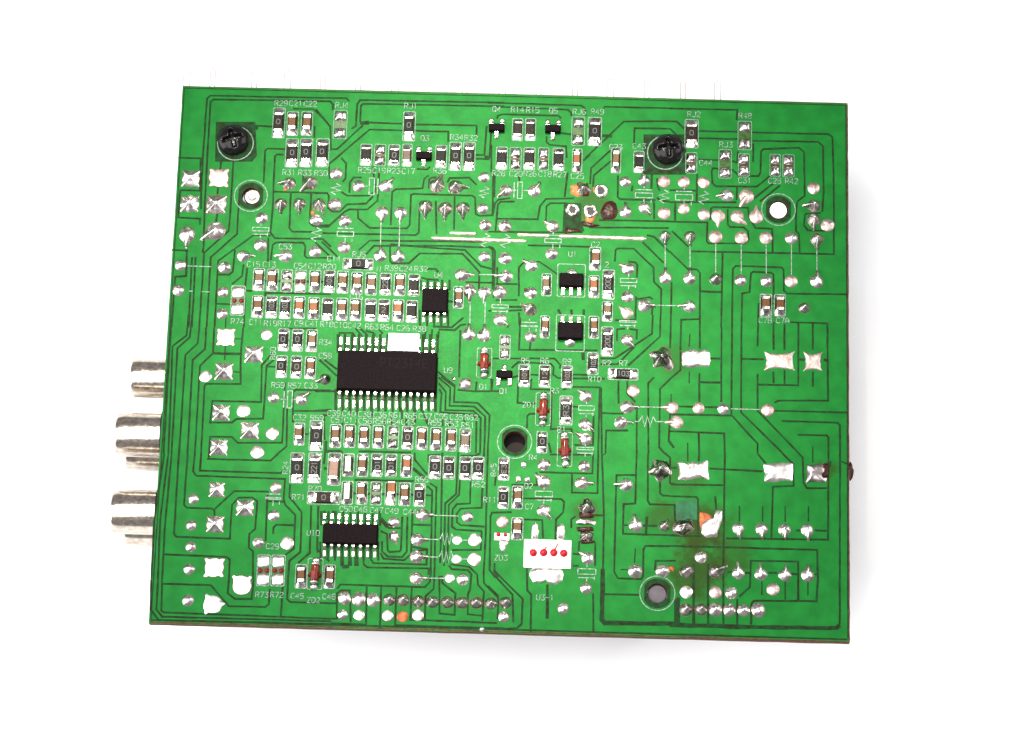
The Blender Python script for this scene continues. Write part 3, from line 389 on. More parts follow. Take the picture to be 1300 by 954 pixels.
 ([(0.329,-2.584),(1.016,-2.577),(1.068,-2.628),(1.059,-2.812),(0.936,-2.946),(0.932,-3.31)],0.0338),
 ([(0.378,-2.961),(0.695,-2.965),(0.716,-3.29)],0.0338),([(0.806,-1.781),(1.558,-1.76),(1.553,-2.103),(0.622,-2.103)],0.0338),
 ([(1.196,-2.113),(1.204,-2.454),(1.649,-2.455),(1.652,-1.736)],0.0338),([(1.711,-1.735),(1.77,-2.818),(1.772,-3.805)],0.0338),
 ([(1.593,-2.849),(1.771,-2.849)],0.0338),([(1.205,-3.094),(1.202,-2.938),(1.277,-2.884)],0.0338),
 ([(1.35,-3.324),(1.342,-3.558),(1.241,-3.548)],0.0338),([(1.628,-3.343),(1.637,-3.757)],0.0338),
 ([(2.323,-1.718),(2.313,-2.62),(2.11,-2.638),(2.106,-3.173),(3.031,-3.173)],0.0338),
 ([(2.304,-2.108),(1.973,-2.118),(1.967,-3.851),(2.032,-3.965),(2.436,-3.967),(2.473,-3.914),(2.465,-3.436),(2.502,-3.375),(2.919,-3.369)],0.0338),
 ([(2.522,-1.712),(2.528,-2.561),(2.567,-2.626),(2.999,-2.627),(3.015,-2.94)],0.0338),
 ([(2.808,-1.691),(2.911,-1.775),(2.917,-2.236),(3.045,-2.258)],0.0338),([(2.738,-2.188),(2.742,-2.424),(2.793,-2.462),(2.908,-2.467)],0.0338),
 ([(2.519,-2.849),(2.512,-3.162)],0.0423),([(2.326,-3.427),(2.317,-3.686)],0.0211),([(2.08,-3.809),(2.206,-3.806)],0.0211),
 ([(2.673,-3.805),(2.683,-3.637),(3.037,-3.627)],0.0338),([(2.116,-3.017),(2.192,-3.015)],0.0338),([(2.446,-3.013),(2.699,-3.014)],0.0338),
 ([(1.246,-3.768),(1.347,-3.765)],0.0338),([(-0.114,-3.754),(-0.109,-3.909),(-0.036,-3.997)],0.0338),([(1.775,-1.733),(1.712,-1.769)],0.0211),
 ([(2.903,-1.96),(3.031,-1.956)],0.0338),([(2.933,-2.262),(3.849,-2.249)],0.0338),([(3.604,-1.953),(4.534,-1.98)],0.0338),
 ([(3.869,-1.674),(3.864,-2.602)],0.0338),([(3.423,-1.687),(3.412,-1.827)],0.0338),([(3.219,-1.693),(3.22,-1.832)],0.0211),
 ([(4.444,-1.658),(4.585,-1.834)],0.0338),([(4.885,-1.646),(5.069,-1.833),(5.082,-2.228),(4.714,-2.251),(4.691,-3.179)],0.0338),
 ([(5.171,-1.638),(5.235,-1.71),(5.248,-2.17),(5.311,-2.261),(5.68,-2.25)],0.0338),([(5.689,-1.623),(5.678,-3.177),(3.907,-3.201)],0.0338),
 ([(5.89,-1.618),(5.879,-3.878)],0.0338),([(5.91,-1.757),(6.038,-1.819)],0.0338),([(5.413,-1.631),(5.413,-1.797)],0.0211),
 ([(2.91,-2.472),(3.38,-2.472),(3.406,-2.511),(3.412,-3.137)],0.0338),([(3.026,-2.626),(3.031,-3.043)],0.0338),
 ([(3.217,-2.621),(3.219,-2.829)],0.0338),([(2.919,-3.177),(3.476,-3.174)],0.0338),([(2.922,-3.363),(5.488,-3.364),(5.501,-3.889)],0.0338),
 ([(3.71,-2.45),(3.725,-2.685)],0.0338),([(3.864,-2.602),(3.861,-3.798)],0.0338),([(4.131,-2.616),(4.133,-2.895)],0.0226),
 ([(4.537,-2.604),(4.538,-2.884)],0.0226),([(4.931,-2.593),(4.931,-2.873)],0.0226),([(5.337,-2.582),(5.337,-2.861)],0.0226),
 ([(5.451,-3.015),(5.679,-3.016)],0.0338),([(5.121,-3.024),(5.197,-3.022)],0.0338),
 ([(4.328,-3.922),(4.339,-3.591),(5.16,-3.581),(5.16,-3.898)],0.0338),([(5.604,-1.871),(5.706,-1.855),(5.732,-1.762)],0.0423),
 ([(-6.053,-4.214),(-6.035,-4.738),(-5.885,-4.925),(-2.907,-4.911)],0.0338),([(-5.937,-4.21),(-5.935,-4.735),(-5.826,-4.865),(-2.909,-4.862)],0.0338),
 ([(-5.866,-4.208),(-5.845,-4.758),(-5.806,-4.787),(-3.791,-4.808),(-2.911,-4.822)],0.0338),
 ([(-5.862,-4.283),(-5.016,-4.285),(-4.681,-4.648),(-4.051,-4.644),(-3.991,-4.591),(-3.992,-4.321)],0.0338),
 ([(-4.707,-4.176),(-4.718,-4.418),(-4.587,-4.517),(-4.298,-4.509),(-4.283,-4.164)],0.0338),([(-3.779,-4.802),(-3.769,-4.237)],0.0338),
 ([(-3.686,-4.147),(-3.681,-4.492),(-3.628,-4.542),(-2.923,-4.548)],0.0338),
 ([(-2.907,-4.816),(-2.806,-4.814),(-2.826,-4.365),(-2.753,-4.312),(-2.602,-4.308),(-2.565,-4.871)],0.0338),([(-2.919,-4.548),(-2.818,-4.545)],0.0338),
 ([(-2.903,-4.901),(-2.3,-4.902),(-2.316,-4.209)],0.0338),([(-2.83,-4.288),(-2.77,-4.209),(-1.307,-4.215),(-1.222,-4.114),(-1.214,-3.99)],0.0338),
 ([(-2.063,-4.228),(-2.059,-4.959)],0.0338),([(-1.798,-4.221),(-1.797,-4.9),(-0.214,-4.907),(0.087,-4.904)],0.0338),
 ([(-1.534,-4.213),(-1.537,-4.796),(-0.041,-4.813)],0.0338),([(-1.15,-3.885),(-1.155,-4.241),(-1.289,-4.374),(-1.286,-4.797)],0.0338),
 ([(-1.062,-4.007),(-1.039,-4.674),(-0.774,-4.693),(-0.774,-4.308),(-1.007,-4.134),(-1.024,-4.006)],0.0338),
 ([(-0.904,-3.822),(-0.852,-3.885),(-0.574,-3.89),(-0.508,-3.965),(-0.525,-4.224),(-0.56,-4.327),(-0.548,-4.674),(-0.296,-4.692)],0.0338),
 ([(-0.88,-3.8),(-0.55,-3.832),(-0.407,-3.963),(-0.389,-4.143),(-0.284,-4.268),(-0.294,-4.782)],0.0338),
 ([(-0.294,-3.965),(-0.289,-4.114),(-0.03,-4.364),(-0.031,-4.749)],0.0338),([(-1.545,-3.581),(-1.293,-3.553)],0.0338),
 ([(-2.323,-4.338),(-2.316,-4.505)],0.0282),([(-0.196,-3.879),(0.212,-4.306),(0.244,-4.792)],0.0338),
 ([(-0.102,-3.902),(0.391,-4.378),(0.39,-4.814),(0.304,-4.898),(-0.185,-4.919)],0.0338),([(-0.208,-4.163),(-0.026,-4.338)],0.0338),
 ([(0.452,-3.835),(0.47,-4.222),(0.54,-4.297),(0.544,-4.963)],0.0338),([(0.812,-4.109),(0.827,-4.712)],0.0508),
 ([(1.609,-4.241),(1.628,-4.932)],0.0338),([(1.772,-3.803),(1.769,-4.698),(1.82,-4.761),(3.076,-4.738)],0.0775),
 ([(1.772,-3.803),(1.774,-4.698)],0.0338),([(1.798,-4.256),(2.415,-4.249)],0.0338),([(3.045,-4.304),(3.05,-4.726)],0.0705),
 ([(2.94,-4.763),(4.346,-4.762),(5.826,-4.738),(5.876,-4.686)],0.0775),([(5.879,-3.879),(5.876,-4.686)],0.0338),
 ([(3.085,-4.277),(3.09,-4.751)],0.0564),([(3.342,-3.677),(3.354,-4.756)],0.0493),([(3.595,-3.67),(3.605,-4.749)],0.0423),
 ([(3.861,-3.797),(3.869,-4.742)],0.0338),([(4.104,-4.274),(4.107,-4.722)],0.0338),([(4.141,-4.234),(4.317,-4.062),(4.328,-3.923)],0.0338),
 ([(4.345,-4.716),(4.356,-4.344),(4.393,-4.297),(5.475,-4.274),(5.501,-3.89)],0.0367),([(4.53,-3.953),(4.531,-4.198)],0.0211),
 ([(4.934,-3.942),(4.934,-4.264)],0.0211),([(5.16,-3.9),(5.161,-4.283)],0.0423),([(5.329,-3.931),(5.329,-4.175)],0.0211),
 ([(3.937,-3.802),(4.038,-3.799)],0.0338),([(4.24,-3.807),(4.34,-3.804)],0.0338),([(5.021,-3.798),(5.16,-3.807)],0.0338),
 ([(5.45,-3.799),(5.501,-3.797)],0.0338),([(4.643,-3.795),(4.794,-3.791)],0.0338),([(-6.024,-4.929),(0.087,-4.924),(6.011,-4.931)],0.031),
 ([(6.016,4.935),(6.022,-0.229),(6.018,-4.903)],0.0226),([(-6.028,4.935),(-0.196,4.937),(6.019,4.935)],0.0197),
 ([(-6.02,4.936),(-6.01,0.017),(-6.017,-4.935)],0.0197),([(-3.02,0.327),(-3.0,-0.016)],0.0451),([(-2.894,0.331),(-2.874,-0.012)],0.0451),
 ([(-2.767,0.334),(-2.748,-0.009)],0.0451),([(-2.641,0.338),(-2.622,-0.005)],0.0451),([(-2.515,0.341),(-2.496,-0.002)],0.0451),
 ([(-2.388,0.345),(-2.37,0.002)],0.0451),([(-2.262,0.349),(-2.244,0.005)],0.0451),([(-2.136,0.352),(-2.118,0.009)],0.0451),
 ([(-1.504,0.37),(-1.488,0.027)],0.0451),([(-1.378,0.373),(-1.362,0.03)],0.0451),([(-1.252,0.377),(-1.236,0.034)],0.0451),
 ([(-2.991,-1.104),(-3.014,-0.685)],0.0451),([(-2.866,-1.1),(-2.888,-0.682)],0.0451),([(-2.74,-1.097),(-2.762,-0.678)],0.0451),
 ([(-2.614,-1.093),(-2.636,-0.675)],0.0451),([(-2.489,-1.09),(-2.51,-0.671)],0.0451),([(-2.363,-1.086),(-2.385,-0.668)],0.0451),
 ([(-2.238,-1.083),(-2.259,-0.664)],0.0451),([(-2.112,-1.079),(-2.133,-0.661)],0.0451),([(-1.986,-1.076),(-2.007,-0.657)],0.0451),
 ([(-1.861,-1.072),(-1.881,-0.653)],0.0451),([(-1.735,-1.069),(-1.755,-0.65)],0.0451),([(-1.609,-1.065),(-1.629,-0.646)],0.0451),
 ([(-1.484,-1.062),(-1.503,-0.643)],0.0451),([(-1.358,-1.058),(-1.377,-0.639)],0.0451),([(-1.233,-1.055),(-1.252,-0.636)],0.0451),
 ([(-1.588,1.384),(-1.577,1.184)],0.0367),([(-1.459,1.387),(-1.448,1.188)],0.0367),([(-1.33,1.391),(-1.318,1.192)],0.0367),
 ([(-1.2,1.395),(-1.189,1.195)],0.0367),([(-1.071,1.398),(-1.06,1.199)],0.0367),([(-1.566,0.515),(-1.582,0.823)],0.0367),
 ([(-1.44,0.518),(-1.456,0.826)],0.0367),([(-1.314,0.522),(-1.33,0.83)],0.0367),([(-1.189,0.525),(-1.203,0.833)],0.0367),
 ([(-1.063,0.529),(-1.077,0.837)],0.0367),([(-3.165,-2.909),(-3.149,-3.17)],0.0367),([(-3.038,-2.906),(-3.022,-3.167)],0.0367),
 ([(-2.91,-2.902),(-2.894,-3.163)],0.0367),([(-2.782,-2.899),(-2.766,-3.16)],0.0367),([(-2.654,-2.895),(-2.639,-3.156)],0.0367),
 ([(-2.526,-2.891),(-2.511,-3.152)],0.0367),([(-2.398,-2.888),(-2.383,-3.149)],0.0367),([(-2.271,-2.884),(-2.256,-3.145)],0.0367),
 ([(-2.143,-2.881),(-2.128,-3.142)],0.0367),([(-3.135,-3.796),(-3.154,-3.459)],0.0367),([(-3.009,-3.792),(-3.029,-3.456)],0.0367),
 ([(-2.884,-3.789),(-2.903,-3.452)],0.0367),([(-2.759,-3.785),(-2.778,-3.449)],0.0367),([(-2.633,-3.782),(-2.652,-3.445)],0.0367),
 ([(-2.508,-3.778),(-2.527,-3.442)],0.0367),([(-2.383,-3.775),(-2.401,-3.438)],0.0367),([(-2.258,-3.771),(-2.276,-3.435)],0.0367),
 ([(-2.132,-3.768),(-2.15,-3.431)],0.0367),]
GAPS.sort(key=lambda g: -sum((Vector(a) - Vector(b)).length for a, b in zip(g[0], g[0][1:])) * g[1])
rest = bmesh.new()
for i, (pts, w) in enumerate(GAPS):
    if i < 290:
        bm = bmesh.new(); strip(bm, pts, w, Z.next(), 0.22); link('isolation_gap', mesh('isolation_gap', bm, M['gap']), board)
    else: strip(rest, pts, w, Z.next(), 0.22)
o = link('short_isolation_gaps', mesh('short_isolation_gaps', rest, M['gap']), board); o['kind'] = 'stuff'
def ragged(pts, k=3, amp=0.02):
    out = []
    for i, p in enumerate(pts):
        q = pts[(i + 1) % len(pts)]
        for j in range(k): out.append((p[0] + (q[0] - p[0]) * j / k + random.uniform(-amp, amp), p[1] + (q[1] - p[1]) * j / k + random.uniform(-amp, amp)))
    return out
def smooth_poly(pts, n=40):
    P = pts
    for _ in range(2):
        Q = []
        for i, p in enumerate(P):
            q = P[(i + 1) % len(P)]; Q += [(p[0] * .75 + q[0] * .25, p[1] * .75 + q[1] * .25), (p[0] * .25 + q[0] * .75, p[1] * .25 + q[1] * .75)]
        P = Q
    return P
PATCHES = [
 ('solder_mask_patch','gap',[(2.35,4.266),(3.121,4.288),(3.13,3.514),(2.362,3.492)]),
 ('solder_mask_patch','gap',[(-5.41,4.293),(-4.696,4.313),(-4.633,3.66),(-4.713,3.544),(-5.381,3.525)]),
 ('solder_mask_patch','gap',[(0.94,2.91),(1.252,2.918),(1.259,2.573),(1.32,2.38),(0.924,2.354)]),
 ('solder_mask_patch','teal',[(3.021,-2.552),(3.392,-2.541),(3.396,-2.881),(3.025,-2.891)]),
 ('copper_patch','copper',[(1.046,3.244),(1.144,3.277),(1.371,3.313),(1.39,3.073),(1.164,3.036),(1.063,3.094)]),
 ('copper_patch','copper',[(1.472,3.256),(1.713,3.263),(1.729,3.173),(1.56,3.092),(1.474,3.135)]),
 ('copper_patch','copper',[(1.31,2.86),(1.465,2.894),(1.526,2.686),(1.458,2.534),(1.33,2.545)]),
 ('copper_patch','copper',[(3.436,-2.739),(3.56,-2.763),(3.656,-2.817),(3.603,-2.932),(3.521,-3.005),(3.453,-3.091)]),
 ('flux_burn','flux',[(1.649,2.914),(1.761,2.993),(1.889,2.921),(1.921,2.757),(1.838,2.619),(1.64,2.614),(1.595,2.748)]),
 ('flux_burn','flux',[(0.979,2.431),(1.22,2.422),(1.306,2.35),(1.123,2.33),(0.953,2.325)]),
 ('flux_burn','flux',[(1.259,2.588),(1.458,2.519),(1.628,2.494),(1.459,2.459),(1.261,2.483)]),
 ('flux_burn','flux',[(1.203,3.218),(1.385,3.314),(1.391,3.043),(1.249,3.039)]),
 ('flux_burn','flux',[(5.512,-1.828),(5.719,-1.793),(5.677,-2.051),(5.539,-2.155)]),
 ('copper_patch','copper',[(-4.118,3.054),(-4.048,3.056),(-4.059,2.995),(-4.115,2.994)]),
 ('copper_patch','copper',[(-3.609,2.647),(-3.538,2.634),(-3.541,2.559),(-3.606,2.572)]),
 ('copper_patch','copper',[(2.926,-3.724),(3.008,-3.736),(2.996,-3.806),(2.927,-3.794)]),
 ('flux_burn','flux',[(0.261,1.273),(0.359,1.276),(0.36,1.224),(0.262,1.221)]),
 ('flux_burn','flux',[(1.347,-2.797),(1.567,-2.819),(1.61,-2.903),(1.335,-2.91)]),
 ('flux_burn','flux',[(1.298,-3.067),(1.572,-3.045),(1.615,-3.129),(1.313,-3.151)]),
 ('flux_burn','flux',[(1.358,-3.305),(1.604,-3.298),(1.619,-3.354),(1.387,-3.374)]),]
for name, mk, pts in PATCHES:
    bm = bmesh.new(); z = Z.next()
    if mk in ('gap', 'teal'): bm.faces.new([bm.verts.new((x, y, z)) for x, y in reversed(pts)]); link('bare_laminate_patch' if mk == 'gap' else 'retouched_patch', mesh('mask_patch', bm, M[mk]), board)
    else:
        P = smooth_poly(ragged(pts, 2, 0.015)); cx = sum(p[0] for p in P) / len(P); cy = sum(p[1] for p in P) / len(P)
        h = 0.012 if mk == 'copper' else 0.03; c = bm.verts.new((cx, cy, h)); prev = None
        for t, hh in ((.5, h * .95), (.85, h * .6), (1.0, -.001)):
            ring = [bm.verts.new((cx + (x - cx) * t, cy + (y - cy) * t, hh + (random.uniform(0, h * .3) if hh > 0 else 0))) for x, y in P]; n = len(ring)
            for i in range(n):
                if prev: bm.faces.new((prev[i], ring[i], ring[(i + 1) % n], prev[(i + 1) % n]))
                else: bm.faces.new((c, ring[i], ring[(i + 1) % n]))
            prev = ring
        bmesh.ops.recalc_face_normals(bm, faces=bm.faces)
        link(name, mesh(name, bm, M[mk], True), root)
# ------------------------------------------------------------------ screen print: outlines, symbols, lettering
LW = 0.0135
def rect_line(bm, w, h, z, lw=LW, c=0.02):
    x, y = w / 2, h / 2
    pts = [(-x + c, -y), (x - c, -y), (x, -y + c), (x, y - c), (x - c, y), (-x + c, y), (-x, y - c), (-x, -y + c)]
    o_ = []; i_ = []
    for px, py in pts:
        o_.append(bm.verts.new((px, py, z))); i_.append(bm.verts.new((px * (1 - lw / x), py * (1 - lw / y), z)))
    for k in range(8): bm.faces.new((o_[k], o_[(k + 1) % 8], i_[(k + 1) % 8], i_[k]))
def outline(x, y, w, h, m='silk', lw=LW):
    bm = bmesh.new(); rect_line(bm, w, h, Z.next() + 0.003, lw); link('printed_outline', mesh('printed_outline', bm, M[m]), board, (x, y, 0))
GL = {'0':['0000','a'], }
GLYPH = {
 '0': [[(0,1),(0,5),(1,6),(3,6),(4,5),(4,1),(3,0),(1,0),(0,1)]], '1': [[(1,5),(2,6),(2,0)]], '2': [[(0,5),(1,6),(3,6),(4,5),(4,4),(0,0),(4,0)]],
 '3': [[(0,6),(4,6),(2,3.6),(4,2.4),(4,1),(3,0),(1,0),(0,1)]], '4': [[(3,0),(3,6),(0,2),(4,2)]], '5': [[(4,6),(0,6),(0,3.5),(3,3.5),(4,2.5),(4,1),(3,0),(0,0)]],
 '6': [[(4,6),(1,6),(0,4),(0,1),(1,0),(3,0),(4,1),(4,2.5),(3,3.3),(0,3)]], '7': [[(0,6),(4,6),(1.5,0)]], '8': [[(1,3.2),(0,4.2),(0,5),(1,6),(3,6),(4,5),(4,4.2),(3,3.2),(1,3.2),(0,2),(0,1),(1,0),(3,0),(4,1),(4,2),(3,3.2)]],
 '9': [[(0,0),(3,0),(4,2),(4,5),(3,6),(1,6),(0,5),(0,3.6),(1,2.8),(4,3)]], 'R': [[(0,0),(0,6),(3,6),(4,5),(4,4),(3,3),(0,3)],[(2,3),(4,0)]], 'C': [[(4,5),(3,6),(1,6),(0,5),(0,1),(1,0),(3,0),(4,1)]],
 'Q': [[(0,1),(0,5),(1,6),(3,6),(4,5),(4,1),(3,0),(1,0),(0,1)],[(2.5,1.5),(4,-.4)]], 'U': [[(0,6),(0,1),(1,0),(3,0),(4,1),(4,6)]], 'Z': [[(0,6),(4,6),(0,0),(4,0)]], 'D': [[(0,0),(0,6),(2.5,6),(4,4.5),(4,1.5),(2.5,0),(0,0)]],
 'J': [[(4,6),(4,1),(3,0),(1,0),(0,1)]], 'N': [[(0,0),(0,6),(4,0),(4,6)]], 'A': [[(0,0),(0,4),(2,6),(4,4),(4,0)],[(0,2.4),(4,2.4)]], 'B': [[(0,0),(0,6),(3,6),(4,5),(4,4),(3,3.2),(0,3.2)],[(3,3.2),(4,2.2),(4,1),(3,0),(0,0)]],
 '-': [[(0,3),(4,3)]], 'P': [[(0,0),(0,6),(3,6),(4,5),(4,4),(3,3),(0,3)]], 'T': [[(0,6),(4,6)],[(2,6),(2,0)]], 'E': [[(4,6),(0,6),(0,0),(4,0)],[(0,3),(3,3)]], 'L': [[(0,6),(0,0),(4,0)]],
}
def lettering(s_, h, adv, lw, z):
    bm = bmesh.new(); n = len(s_); w = adv * 0.74
    for i, ch in enumerate(s_):
        x0 = (i - n / 2) * adv + (adv - w) / 2
        for k, st in enumerate(GLYPH[ch]): strip(bm, [(x0 + a / 4 * w, (b / 6 - .5) * h) for a, b in st], lw, z + 1e-5 * k + 2e-6 * i)
    return bm
TEXTS = [
 ('R29',-4.242,4.686,0.1011,0.0,0.083),('C21',-3.977,4.689,0.1011,0.0,0.0833),('C22',-3.712,4.69,0.1011,0.0,0.083),
 ('RJ4',-3.139,4.678,0.1014,0.0,0.083),('R31',-4.034,3.354,0.0998,0.0,0.0824),('R33',-3.749,3.354,0.1001,0.0,0.0824),
 ('R30',-3.457,3.355,0.0998,0.0,0.0827),('RJ1',-1.886,4.698,0.1011,0.0,0.083),('R25',-2.671,3.435,0.1001,0.0,0.0824),
 ('C19',-2.408,3.436,0.0997,0.0,0.0824),('R23',-2.145,3.437,0.0997,0.0,0.0824),('C17',-1.881,3.437,0.0997,0.0,0.0827),
 ('Q3',-1.606,4.079,0.1007,0.0,0.0827),('R36',-1.313,3.46,0.1,0.0,0.0824),('R34',-1.029,4.118,0.1007,0.0,0.083),('R32',-0.772,4.11,0.1007,0.0,0.0827),
 ('Q4',-0.325,4.681,0.101,0.0,0.083),('R14',0.055,4.679,0.101,0.0,0.083),('R15',0.334,4.679,0.101,0.0,0.083),('Q5',0.706,4.679,0.101,0.0,0.083),
 ('RJ6',1.178,4.672,0.101,0.0,0.083),('R49',1.507,4.681,0.101,0.0,0.083),('R28',-0.253,3.442,0.0997,0.0,0.0824),('C20',0.06,3.443,0.0997,0.0,0.0824),
 ('R26',0.316,3.45,0.0997,0.0,0.0824),('C18',0.586,3.45,0.0997,0.0,0.0824),('R27',0.856,3.45,0.0997,0.0,0.0824),('C25',1.17,3.429,0.0997,0.0,0.0827),
 ('C23',1.855,4.009,0.1003,0.0,0.0827),('C43',2.276,4.036,0.1003,0.0,0.0827),('RJ2',3.259,4.681,0.101,0.0,0.083),('C44',3.483,3.746,0.1,0.0,0.0824),
 ('RJ3',3.843,4.11,0.1003,0.0,0.0827),('R48',4.189,4.677,0.101,0.0,0.083),('C31',4.189,3.43,0.0997,0.0,0.0824),('C28',4.729,3.438,0.0997,0.0,0.0824),
 ('R42',5.034,3.439,0.0997,0.0,0.0824),('C53',-4.028,1.939,0.0981,0.0,0.0818),('C15',-4.582,1.589,0.0981,0.0,0.0818),
 ('C13',-4.3,1.593,0.0981,0.0,0.0818),('C54',-3.742,1.583,0.0978,0.0,0.0815),('C12',-3.482,1.586,0.0978,0.0,0.0815),
 ('R20',-3.221,1.583,0.0978,0.0,0.0818),('C14',-3.15,1.733,0.0981,0.0,0.0818),('RJ5',-2.705,1.828,0.0981,0.0,0.0818),
 ('N',-2.339,1.563,0.0978,0.0,0.0818),('R39',-2.114,1.584,0.0977,0.0,0.0815),('C24',-1.854,1.584,0.0977,0.0,0.0815),
 ('R32',-1.586,1.584,0.0977,0.0,0.0818),('C16',-2.718,1.027,0.0971,0.0,0.0815),('R74',-4.813,0.512,0.0972,0.0,0.0812),
 ('C11',-4.483,0.506,0.0968,0.0,0.0812),('R19',-4.223,0.492,0.0968,0.0,0.0812),('R17',-3.977,0.494,0.0968,0.0,0.0812),
 ('C9',-3.719,0.506,0.0968,0.0,0.0812),('C41',-3.487,0.505,0.0971,0.0,0.0812),('R18',-3.221,0.501,0.0968,0.0,0.0812),
 ('C10',-2.975,0.497,0.0968,0.0,0.0812),('C42',-2.73,0.492,0.0968,0.0,0.0812),('R63',-2.421,0.483,0.0968,0.0,0.0812),
 ('R64',-2.148,0.476,0.0968,0.0,0.0812),('C26',-1.86,0.47,0.0968,0.0,0.0812),('R38',-1.573,0.463,0.0967,0.0,0.0812),
 ('R34',-3.227,0.168,0.0965,0.0,0.0809),('C58',-3.222,-0.08,0.0961,0.0,0.0809),('R59',-4.033,-0.646,0.0955,0.0,0.0809),
 ('R57',-3.74,-0.648,0.0955,0.0,0.0806),('C33',-3.448,-0.639,0.0958,0.0,0.0809),('U4',-1.265,1.482,0.0977,0.0,0.0815),
 ('U9',-1.036,-0.289,0.0961,0.0,0.0807),('U1',1.117,1.942,0.0984,0.0,0.0818),('C2',1.523,2.132,0.0984,0.0,0.0821),('2',1.734,1.759,0.098,0.0,0.0815),
 ('R2',1.769,-0.079,0.0964,0.0,0.0809),('R7',2.062,-0.071,0.096,0.0,0.0809),('R10',1.559,-0.379,0.0961,0.0,0.0807),
 ('R5',0.325,-0.076,0.0961,0.0,0.0809),('R6',0.667,-0.066,0.0964,0.0,0.0809),('R9',1.064,-0.07,0.0961,0.0,0.0809),
 ('Q1',-0.043,-0.645,0.0954,0.0,0.0806),('D1',-0.4,-0.576,0.0957,0.0,0.0807),('ZD1',0.409,-0.886,0.0951,0.0,0.0807),
 ('R3',0.854,-0.613,0.0957,0.0,0.0807),('R1',0.996,-1.316,0.0947,0.0,0.0804),('C32',-3.621,-1.23,0.0952,0.0,0.0804),
 ('R69',-3.316,-1.228,0.0951,0.0,0.0804),('C39',-3.021,-1.134,0.0955,0.0,0.0804),('C40',-2.757,-1.133,0.0951,0.0,0.0804),
 ('C38',-2.479,-1.137,0.0951,0.0,0.0804),('C36',-2.208,-1.14,0.0951,0.0,0.0804),('R61',-1.938,-1.139,0.0951,0.0,0.0804),
 ('R65',-1.674,-1.143,0.0951,0.0,0.0804),('C37',-1.41,-1.146,0.0951,0.0,0.0804),('C55',-1.132,-1.143,0.0951,0.0,0.0807),
 ('C35',-0.861,-1.145,0.0951,0.0,0.0807),('R62',-0.597,-1.145,0.0951,0.0,0.0804),('C51',-2.954,-1.254,0.0951,0.0,0.0804),
 ('C11',-2.717,-1.255,0.0951,0.0,0.0804),('C56',-2.467,-1.262,0.0951,0.0,0.0804),('R56',-2.211,-1.259,0.0951,0.0,0.0804),
 ('R54',-1.961,-1.26,0.0948,0.0,0.0804),('C43',-1.711,-1.26,0.0951,0.0,0.0804),('R55',-1.239,-1.257,0.0948,0.0,0.0807),
 ('R53',-0.94,-1.27,0.0951,0.0,0.0804),('R51',-0.655,-1.291,0.0948,0.0,0.0804),('R66',-1.43,-2.293,0.0938,0.0,0.0801),
 ('R52',-0.435,-2.357,0.0941,0.0,0.0798),('R71',-3.573,-2.673,0.0935,0.0,0.0798),('R70',-3.291,-2.513,0.0938,0.0,0.0798),
 ('C50',-2.731,-2.862,0.0935,0.0,0.0798),('C46',-2.476,-2.862,0.0935,0.0,0.0798),('C47',-2.2,-2.868,0.0931,0.0,0.0798),
 ('C49',-1.932,-2.875,0.0935,0.0,0.0798),('C44',-1.615,-2.884,0.0931,0.0,0.0795),('U10',-3.284,-3.308,0.0932,0.0,0.0795),
 ('R73',-4.123,-4.428,0.0919,0.0,0.0789),('R72',-3.864,-4.424,0.0919,0.0,0.0792),('C45',-3.508,-4.435,0.0919,0.0,0.0789),
 ('ZD2',-3.225,-4.501,0.0915,0.0,0.0792),('C46',-2.958,-4.43,0.0918,0.0,0.0792),('C7',0.465,-2.73,0.0934,0.0,0.0798),
 ('Q2',0.441,-2.361,0.0938,0.0,0.0801),('R4',0.51,-1.843,0.0944,0.0,0.0804),('R11',-0.227,-2.629,0.0934,0.0,0.0798),
 ('ZD3',-0.004,-3.659,0.0924,0.0,0.0795),('U3-1',0.78,-4.342,0.0918,0.0,0.0789),('C7B',4.569,0.797,0.097,0.0,0.0812),
 ('C7A',4.877,0.801,0.097,0.0,0.0812),('C29',-3.982,-3.567,0.0928,0.0,0.0795),('R60',-4.153,-0.063,0.0897,1.5708,0.0809),
 ('R24',-3.826,-2.146,0.0879,1.5708,0.0801),('R45',-0.181,-2.087,0.0878,1.5708,0.0801),]
for s_, x, y, h, rot, adv in TEXTS:
    link('printed_label', mesh('printed_label', lettering(s_, h, adv, 0.0108, Z.next() + 0.004), M['silk']), board, (x, y, 0), rot)
def sym(bm): link('printed_symbol', mesh('printed_symbol', bm, M['silk']), board)
